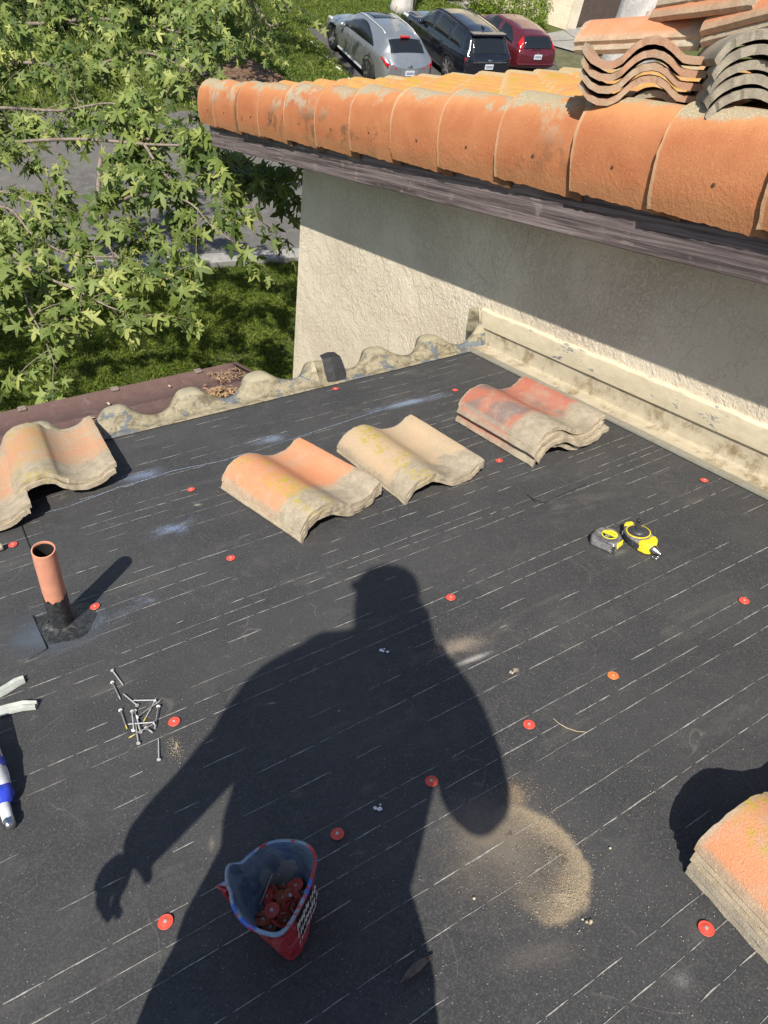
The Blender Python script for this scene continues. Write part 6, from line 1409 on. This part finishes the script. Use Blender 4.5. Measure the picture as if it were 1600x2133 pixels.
for k in range(9):  # high boughs out of view, added to shade the far lawn
    a = math.pi+g.uniform(-0.1, 1.75); p1 = off(q0, -0.1, 0.2, 6.2); r = g.uniform(3.0, 6.0); B2.append(([p1, off(p1, math.cos(a)*r*0.5, math.sin(a)*r*0.5, 1.9), off(p1, math.cos(a)*r, math.sin(a)*r, g.uniform(2.0, 3.0))], 0.07, 0.75))
grow('shade_tree', 'darker tree with flared mottled foot in a mulch bed beyond the road', B2, [(off(q0, 0, 0, -0.05), 0.62), (off(q0, -0.02, 0.05, 0.18), 0.42), (off(q0, -0.08, 0.12, 0.7), 0.31), (off(q0, -0.1, 0.2, 2.2), 0.26), (off(q0, -0.1, 0.2, 4.2), 0.18), (off(q0, 0.1, 0.3, 7.0), 0.08)], LEAF, BARKD, 0.17, 33, (0.5, 1.2), (12, 18), 0.30, 0.6, 0.009)
# dark shrub mass on the far lawn
def bush(label, c, rx, ry, rz, n, size, mat, seed, name='bush'):
    gn = np.random.default_rng(seed); root = thing(name, label, 'bush', mat=Matrix.Translation((c[0], c[1], 0)))
    g = random.Random(seed); mb_ = MB()
    for k in range(9):
        a = g.uniform(0, 6.28); e = Vector((math.cos(a)*rx*0.6, math.sin(a)*ry*0.6, rz*g.uniform(0.6, 1.1))); mb_.tube([Vector((0, 0, 0)), e*0.5+Vector((0, 0, 0.1)), e], [0.02, 0.014, 0.006], 6)
    mb_.build('stems', TWIG, root, smooth=True)
    d = gn.normal(size=(n, 3)); d /= np.linalg.norm(d, axis=1, keepdims=True); rr = gn.uniform(0.55, 1.0, n)**0.5
    lump = 1+0.16*np.sin(d[:, 0]*6+seed)*np.cos(d[:, 1]*5+seed*2)+0.10*np.sin(d[:, 2]*11+d[:, 0]*7)+0.06*np.sin(d[:, 1]*17)
    p = d*(rr*lump)[:, None]*np.array([rx, ry, rz]); p[:, 2] = np.abs(p[:, 2]+rz*0.55)*0.75
    up = d*0.6+gn.normal(0, 0.45, (n, 3))+np.array([0, 0, 0.5]); f = gn.normal(size=(n, 3))
    V0 = np.array([(0, 0, 0), (0.28, 0.45, -0.03), (0, 1, -0.08), (-0.28, 0.45, -0.03)]); F0 = np.array([(0, 1, 2), (0, 2, 3)])
    leaf_cloud('foliage', p, f, up, size*gn.uniform(0.6, 1.3, n), gn.random(n), mat, root, V0, F0); return root
bush('dense dark shrub standing on the far lawn behind the shade tree', (8.3, 27.8), 2.3, 1.8, 2.2, 16000, 0.14, LEAFD, 51)
bush('dark drooping shrub left of the far lawn, mostly hidden by sycamore leaves', (3.0, 26.5), 2.6, 1.8, 2.0, 14000, 0.14, LEAFD, 52)
bush('bright green rounded hedge bush against the cream wall, right of the red car', (22.05, 25.75), 0.85, 1.05, 1.25, 9000, 0.075, LEAFB, 53)
bush('bright green bush half hidden behind the red car roof, beside the wall number', (21.25, 27.35), 0.65, 0.8, 0.9, 6000, 0.075, LEAFB, 54)
bush('small rounded bush at the top of the footpath, by the cream wall', (20.55, 29.4), 0.85, 0.9, 1.0, 6000, 0.08, LEAFB, 55)
bush('clipped bush farther up the footpath at the top edge', (19.5, 31.0), 0.9, 0.9, 1.1, 6000, 0.08, LEAFB, 56)
# lawn tree with pale trunk and stake
q1 = on_ground(836, 23); q1.z = 0
B3 = []
for k in range(14):
    a = g.uniform(0, 6.28); p1 = off(q1, 0, 0, g.uniform(4.2, 6.5)); r = g.uniform(2.2, 3.8); B3.append(([p1, off(p1, math.cos(a)*r*0.5, math.sin(a)*r*0.5, 0.9), off(p1, math.cos(a)*r, math.sin(a)*r, 1.0)], 0.06, 0.35))
grow('lawn_tree', 'pale grey trunked tree on the sunny far lawn behind the silver and black cars', B3, [(off(q1, 0, 0, -0.05), 0.52), (off(q1, 0, 0, 0.25), 0.42), (off(q1, 0, 0, 1.5), 0.36), (off(q1, 0, 0, 4.0), 0.28), (off(q1, 0.1, 0, 7.5), 0.1)], LEAF, BARKW, 0.19, 35, (0.6, 1.2), (9, 13), 0.34, 0.4, 0.01)
q2 = on_ground(862, 24); tag(MB().tube([(q2.x, q2.y, 0), (q2.x+0.05, q2.y, 2.2)], 0.035, 8).build('tree_stake', BRN2, smooth=True), 'thin tan wooden stake beside the pale lawn tree trunk', 'stake')
# big white barked trunk close beyond the house
dirw = ray(1296, 150); dirw = Vector((dirw.x, dirw.y, 0)).normalized(); q3 = dirw*13.0; q3.z = 0
B4 = []
for k in range(10):
    a = g.uniform(0, 6.28); p1 = off(q3, 0.3, 0.2, g.uniform(8.5, 10.5)); r = g.uniform(1.8, 3.0); B4.append(([p1, off(p1, math.cos(a)*r*0.5, math.sin(a)*r*0.5, 1.2), off(p1, math.cos(a)*r, math.sin(a)*r, 1.8)], 0.07, 0.3))
grow('white_barked_tree', 'thick white barked tree with a strip of peeling brown bark, behind the loose tile stack', B4, [(off(q3, -0.1, 0, -0.05), 0.62), (off(q3, -0.05, 0, 0.5), 0.48), (off(q3, 0, 0, 2.0), 0.44), (off(q3, 0.1, 0.05, 5.0), 0.40), (off(q3, 0.25, 0.15, 8.0), 0.32), (off(q3, 0.4, 0.3, 12.0), 0.12)], LEAF, BARKW, 0.19, 37, (0.6, 1.2), (9, 13), 0.34, 0.4, 0.01)
# sprig growing on the tile field
s_ = MB().tube([rp(2.62, 5.55, 1.17), rp(2.62, 5.56, 1.20), rp(2.60, 5.57, 1.245)], [0.0012, 0.001, 0.0006], 5).build('grass_sprig', BRN2, smooth=True); tag(s_, 'single dry grass stem sprouting from the tile field below the silver car', 'grass stem')

# ------------------------------------------------------------------ the photographer, standing behind the phone; casts the shadow
HD = Vector((LDIR.x, LDIR.y, 0)).normalized(); LT = Vector((HD.y, -HD.x, 0))
def B_(lat, z, b=-0.20): return CAM+LT*lat+HD*b+Vector((0, 0, z))
per = thing('person', 'person in dark work clothes behind the camera, holding a phone and casting the shadow', 'person', mat=Matrix.Translation(B_(-0.03, -1.30)))
PI_ = per.matrix_world.inverted()
def skin(name, nodes, edges, mat, sub=2, parent=per, root=0):
    me = bpy.data.meshes.new(name); me.from_pydata([tuple(PI_ @ n[0]) for n in nodes], edges, []); o = bpy.data.objects.new(name, me); COL.objects.link(o); o.parent = parent
    sk = o.modifiers.new('skin', 'SKIN'); sk.use_smooth_shade = True
    for i, n in enumerate(nodes):
        r = n[1]; me.skin_vertices[0].data[i].radius = (r, r) if not isinstance(r, tuple) else r
        me.skin_vertices[0].data[i].use_root = (i == root)
    ss = o.modifiers.new('sub', 'SUBSURF'); ss.levels = sub; ss.render_levels = sub; me.materials.append(mat); return o
def zr(lat, b): # roof height below a spot
    P = LT*lat+HD*b; return (-H0-math.sin(TH)*P.y)/math.cos(TH)
handR = [(0.05, -0.055, -0.015)]
nodes = [(B_(-0.065, -0.66), 0.135), (B_(-0.07, -0.48), 0.140), (B_(-0.085, -0.28), 0.172), (B_(-0.085, -0.10), 0.150), (B_(-0.08, 0.03), 0.095), (B_(-0.085, 0.13), 0.078), (B_(-0.095, 0.20, -0.19), 0.090), (B_(-0.108, 0.30, -0.19), 0.106), (B_(-0.120, 0.385, -0.20), 0.086),
         (B_(-0.225, -0.115), 0.080), (B_(-0.325, -0.42), 0.046), (B_(-0.375, -0.76, -0.17), 0.028), (B_(-0.385, -0.825, -0.172), 0.032),
         (B_(0.085, 0.035), 0.070), (B_(0.235, -0.33, -0.16), 0.056), (B_(0.075, -0.075, -0.07), 0.028), (B_(0.055, -0.045, -0.05), 0.026),
         (B_(-0.145, -0.72), 0.095), (B_(-0.155, -1.02, -0.14), 0.062), (B_(-0.155, zr(-0.155, -0.20)+0.09), 0.045), (B_(-0.155, zr(-0.155, -0.08)+0.035, -0.06), 0.035),
         (B_(0.055, -0.72), 0.095), (B_(0.105, -0.98, -0.16), 0.062), (B_(0.115, zr(0.115, -0.22)+0.09, -0.22), 0.045), (B_(0.115, zr(0.115, -0.10)+0.035, -0.09), 0.035)]
edges = [(0, 1), (1, 2), (2, 3), (3, 4), (4, 5), (5, 6), (6, 7), (7, 8), (3, 9), (9, 10), (10, 11), (11, 12), (3, 13), (13, 14), (14, 15), (15, 16), (0, 17), (17, 18), (18, 19), (19, 20), (0, 21), (21, 22), (22, 23), (23, 24)]
skin('body', nodes, edges, SKIN)
def ell_loft(m, rows, n=28):
    P = []
    for z, c, hw, hd_, b in rows: P.append([B_(c+hw*math.cos(2*math.pi*k/n), z, b+hd_*math.sin(2*math.pi*k/n)) for k in range(n)]+[B_(c+hw, z, b)])
    m.grid(P)
    for r in (P[0], P[-1]): m.add(r[:-1], [tuple(range(n))])
def crease(o, amp=0.006):
    t_ = bpy.data.textures.new('folds', 'CLOUDS'); t_.noise_scale = 0.12; d_ = o.modifiers.new('folds', 'DISPLACE'); d_.texture = t_; d_.strength = amp*2; d_.mid_level = 0.5
m = MB(); ell_loft(m, [(-0.64, -0.045, 0.185, 0.125, -0.21), (-0.57, -0.062, 0.196, 0.125, -0.21), (-0.46, -0.070, 0.205, 0.13, -0.21), (-0.32, -0.085, 0.218, 0.14, -0.21), (-0.20, -0.092, 0.225, 0.14, -0.21), (-0.12, -0.092, 0.215, 0.13, -0.21), (-0.04, -0.085, 0.165, 0.11, -0.205), (0.02, -0.082, 0.115, 0.09, -0.20), (0.06, -0.085, 0.078, 0.078, -0.195)])
m.tube(bez([B_(-0.18, -0.10), B_(-0.265, -0.21), B_(-0.297, -0.33), B_(-0.312, -0.45), B_(-0.345, -0.60), B_(-0.378, -0.78, -0.18)], 4), [0.095+(0.045-0.095)*min(1, k/20)**0.8 for k in range(21)], 18)
m.tube(bez([B_(0.02, 0.01), B_(0.09, -0.02), B_(0.165, -0.12), B_(0.212, -0.22), B_(0.222, -0.275), B_(0.185, -0.26, -0.17), B_(0.105, -0.13, -0.10), B_(0.085, -0.09, -0.085)], 4), [0.095+(0.062-0.095)*min(1, k/12) if k < 20 else 0.060-0.0022*(k-20) for k in range(29)], 18)
o = m.build('shirt', SHIRT, per, PI_, smooth=True, angle=70); crease(o, 0.005)
m = MB(); ell_loft(m, [(-0.58, -0.055, 0.180, 0.118, -0.21), (-0.66, -0.030, 0.200, 0.13, -0.21), (-0.74, -0.012, 0.222, 0.14, -0.21), (-0.82, -0.008, 0.230, 0.14, -0.21), (-0.88, -0.008, 0.215, 0.12, -0.20)])
for sx, lat0, lat1, bb in ((-1, -0.125, -0.155, -0.20), (1, 0.115, 0.125, -0.22)):
    m.tube([B_(lat0, -0.80), B_(lat0+0.005*sx, -0.92, bb), B_(lat1, -1.03, bb+0.02), B_(lat1, -1.12, bb), B_(lat1, zr(lat1, bb)+0.06, bb)], [0.108, 0.100, 0.082, 0.070, 0.064], 18)
o = m.build('trousers', DENIM, per, PI_, smooth=True, angle=70); crease(o, 0.006)
for lat, bb in ((-0.155, -0.20), (0.115, -0.22)):
    z = zr(lat, bb); skin('shoe', [(B_(lat, z+0.045, bb-0.04), 0.045), (B_(lat, zr(lat, bb+0.08)+0.045, bb+0.06), 0.045), (B_(lat, zr(lat, bb+0.15)+0.035, bb+0.13), 0.034)], [(0, 1), (1, 2)], BLK, 1)
skin('hair', [(B_(-0.115, 0.30, -0.225), 0.095), (B_(-0.122, 0.37, -0.215), 0.096), (B_(-0.125, 0.415, -0.20), 0.070)], [(0, 1), (1, 2)], HAIR)
for sx in (-1, 1):
    MB().lathe([(0, -0.012), (0.012, 0), (0, 0.012)], 10, PI_ @ Matrix.Translation(B_(-0.112+0.035*sx, 0.295, -0.098))).build('eye', WHT, per, smooth=True)
    skin('ear', [(B_(-0.112+0.098*sx, 0.31, -0.19), 0.014), (B_(-0.110+0.10*sx, 0.27, -0.188), 0.010)], [(0, 1)], SKIN, 1)
skin('nose', [(B_(-0.112, 0.30, -0.095), 0.010), (B_(-0.110, 0.255, -0.078), 0.013)], [(0, 1)], SKIN, 1)
# fingers of the lowered hand, slightly curled and spread
wr0 = B_(-0.392, -0.828, -0.175)
pal = [(wr0+LT*0.020+Vector((0, 0, -0.055)), 0.010), (wr0+LT*0.004+Vector((0, 0, -0.062)), 0.010), (wr0-LT*0.012+Vector((0, 0, -0.058)), 0.0095), (wr0-LT*0.027+Vector((0, 0, -0.048)), 0.009)]
for (p, r), ln, sp in zip(pal, (0.080, 0.090, 0.084, 0.066), (0.14, 0.03, -0.08, -0.20)):
    d = (Vector((0, 0, -1))+LT*sp*0.15+HD*0.02).normalized(); skin('finger', [(wr0+(p-wr0)*0.35, 0.011), (p, r), (p+d*ln*0.45, r*0.92), (p+(d+HD*0.06+LT*0.14).normalized()*ln*0.8, r*0.85), (p+(d+HD*0.10+LT*0.34).normalized()*ln, r*0.7)], [(0, 1), (1, 2), (2, 3), (3, 4)], SKIN, 1)
skin('thumb', [(wr0+LT*0.012, 0.013), (wr0+LT*0.045+Vector((0, 0, -0.025))+HD*0.01, 0.011), (wr0+LT*0.062+Vector((0, 0, -0.058))+HD*0.02, 0.009)], [(0, 1), (1, 2)], SKIN, 1)
# right hand fingers around the phone edge
hR = CAM-fwd*0.030+right*0.0
for k in range(4):
    base = B_(0.052, -0.050, -0.052)+Vector((0, 0, -0.008)); q = CAM-fwd*0.026+right*(0.006)-down*(-0.05+0.02*k)
    skin('finger', [(base, 0.012), (base.lerp(q, 0.6), 0.009), (q, 0.0085), (q-right*0.012-fwd*0.006, 0.007)], [(0, 1), (1, 2), (2, 3)], SKIN, 1)
# the phone the picture is taken with, lens just ahead of its back
pm = Matrix.Translation(CAM-fwd*0.022+right*(-0.034)+down*0.055) @ Matrix(((right.x, -down.x, -fwd.x, 0), (right.y, -down.y, -fwd.y, 0), (right.z, -down.z, -fwd.z, 0), (0, 0, 0, 1)))
ph = thing('phone', 'black phone held in the raised right hand of the person behind the camera', 'phone', mat=pm)
o = MB().box((-0.037, -0.076, -0.004), (0.037, 0.076, 0.004)).build('phone_body', BLK, ph); bevel(o, 0.003)
o = MB().box((-0.034, -0.072, 0.0041), (0.034, 0.072, 0.0046)).build('screen', GLASS, ph)
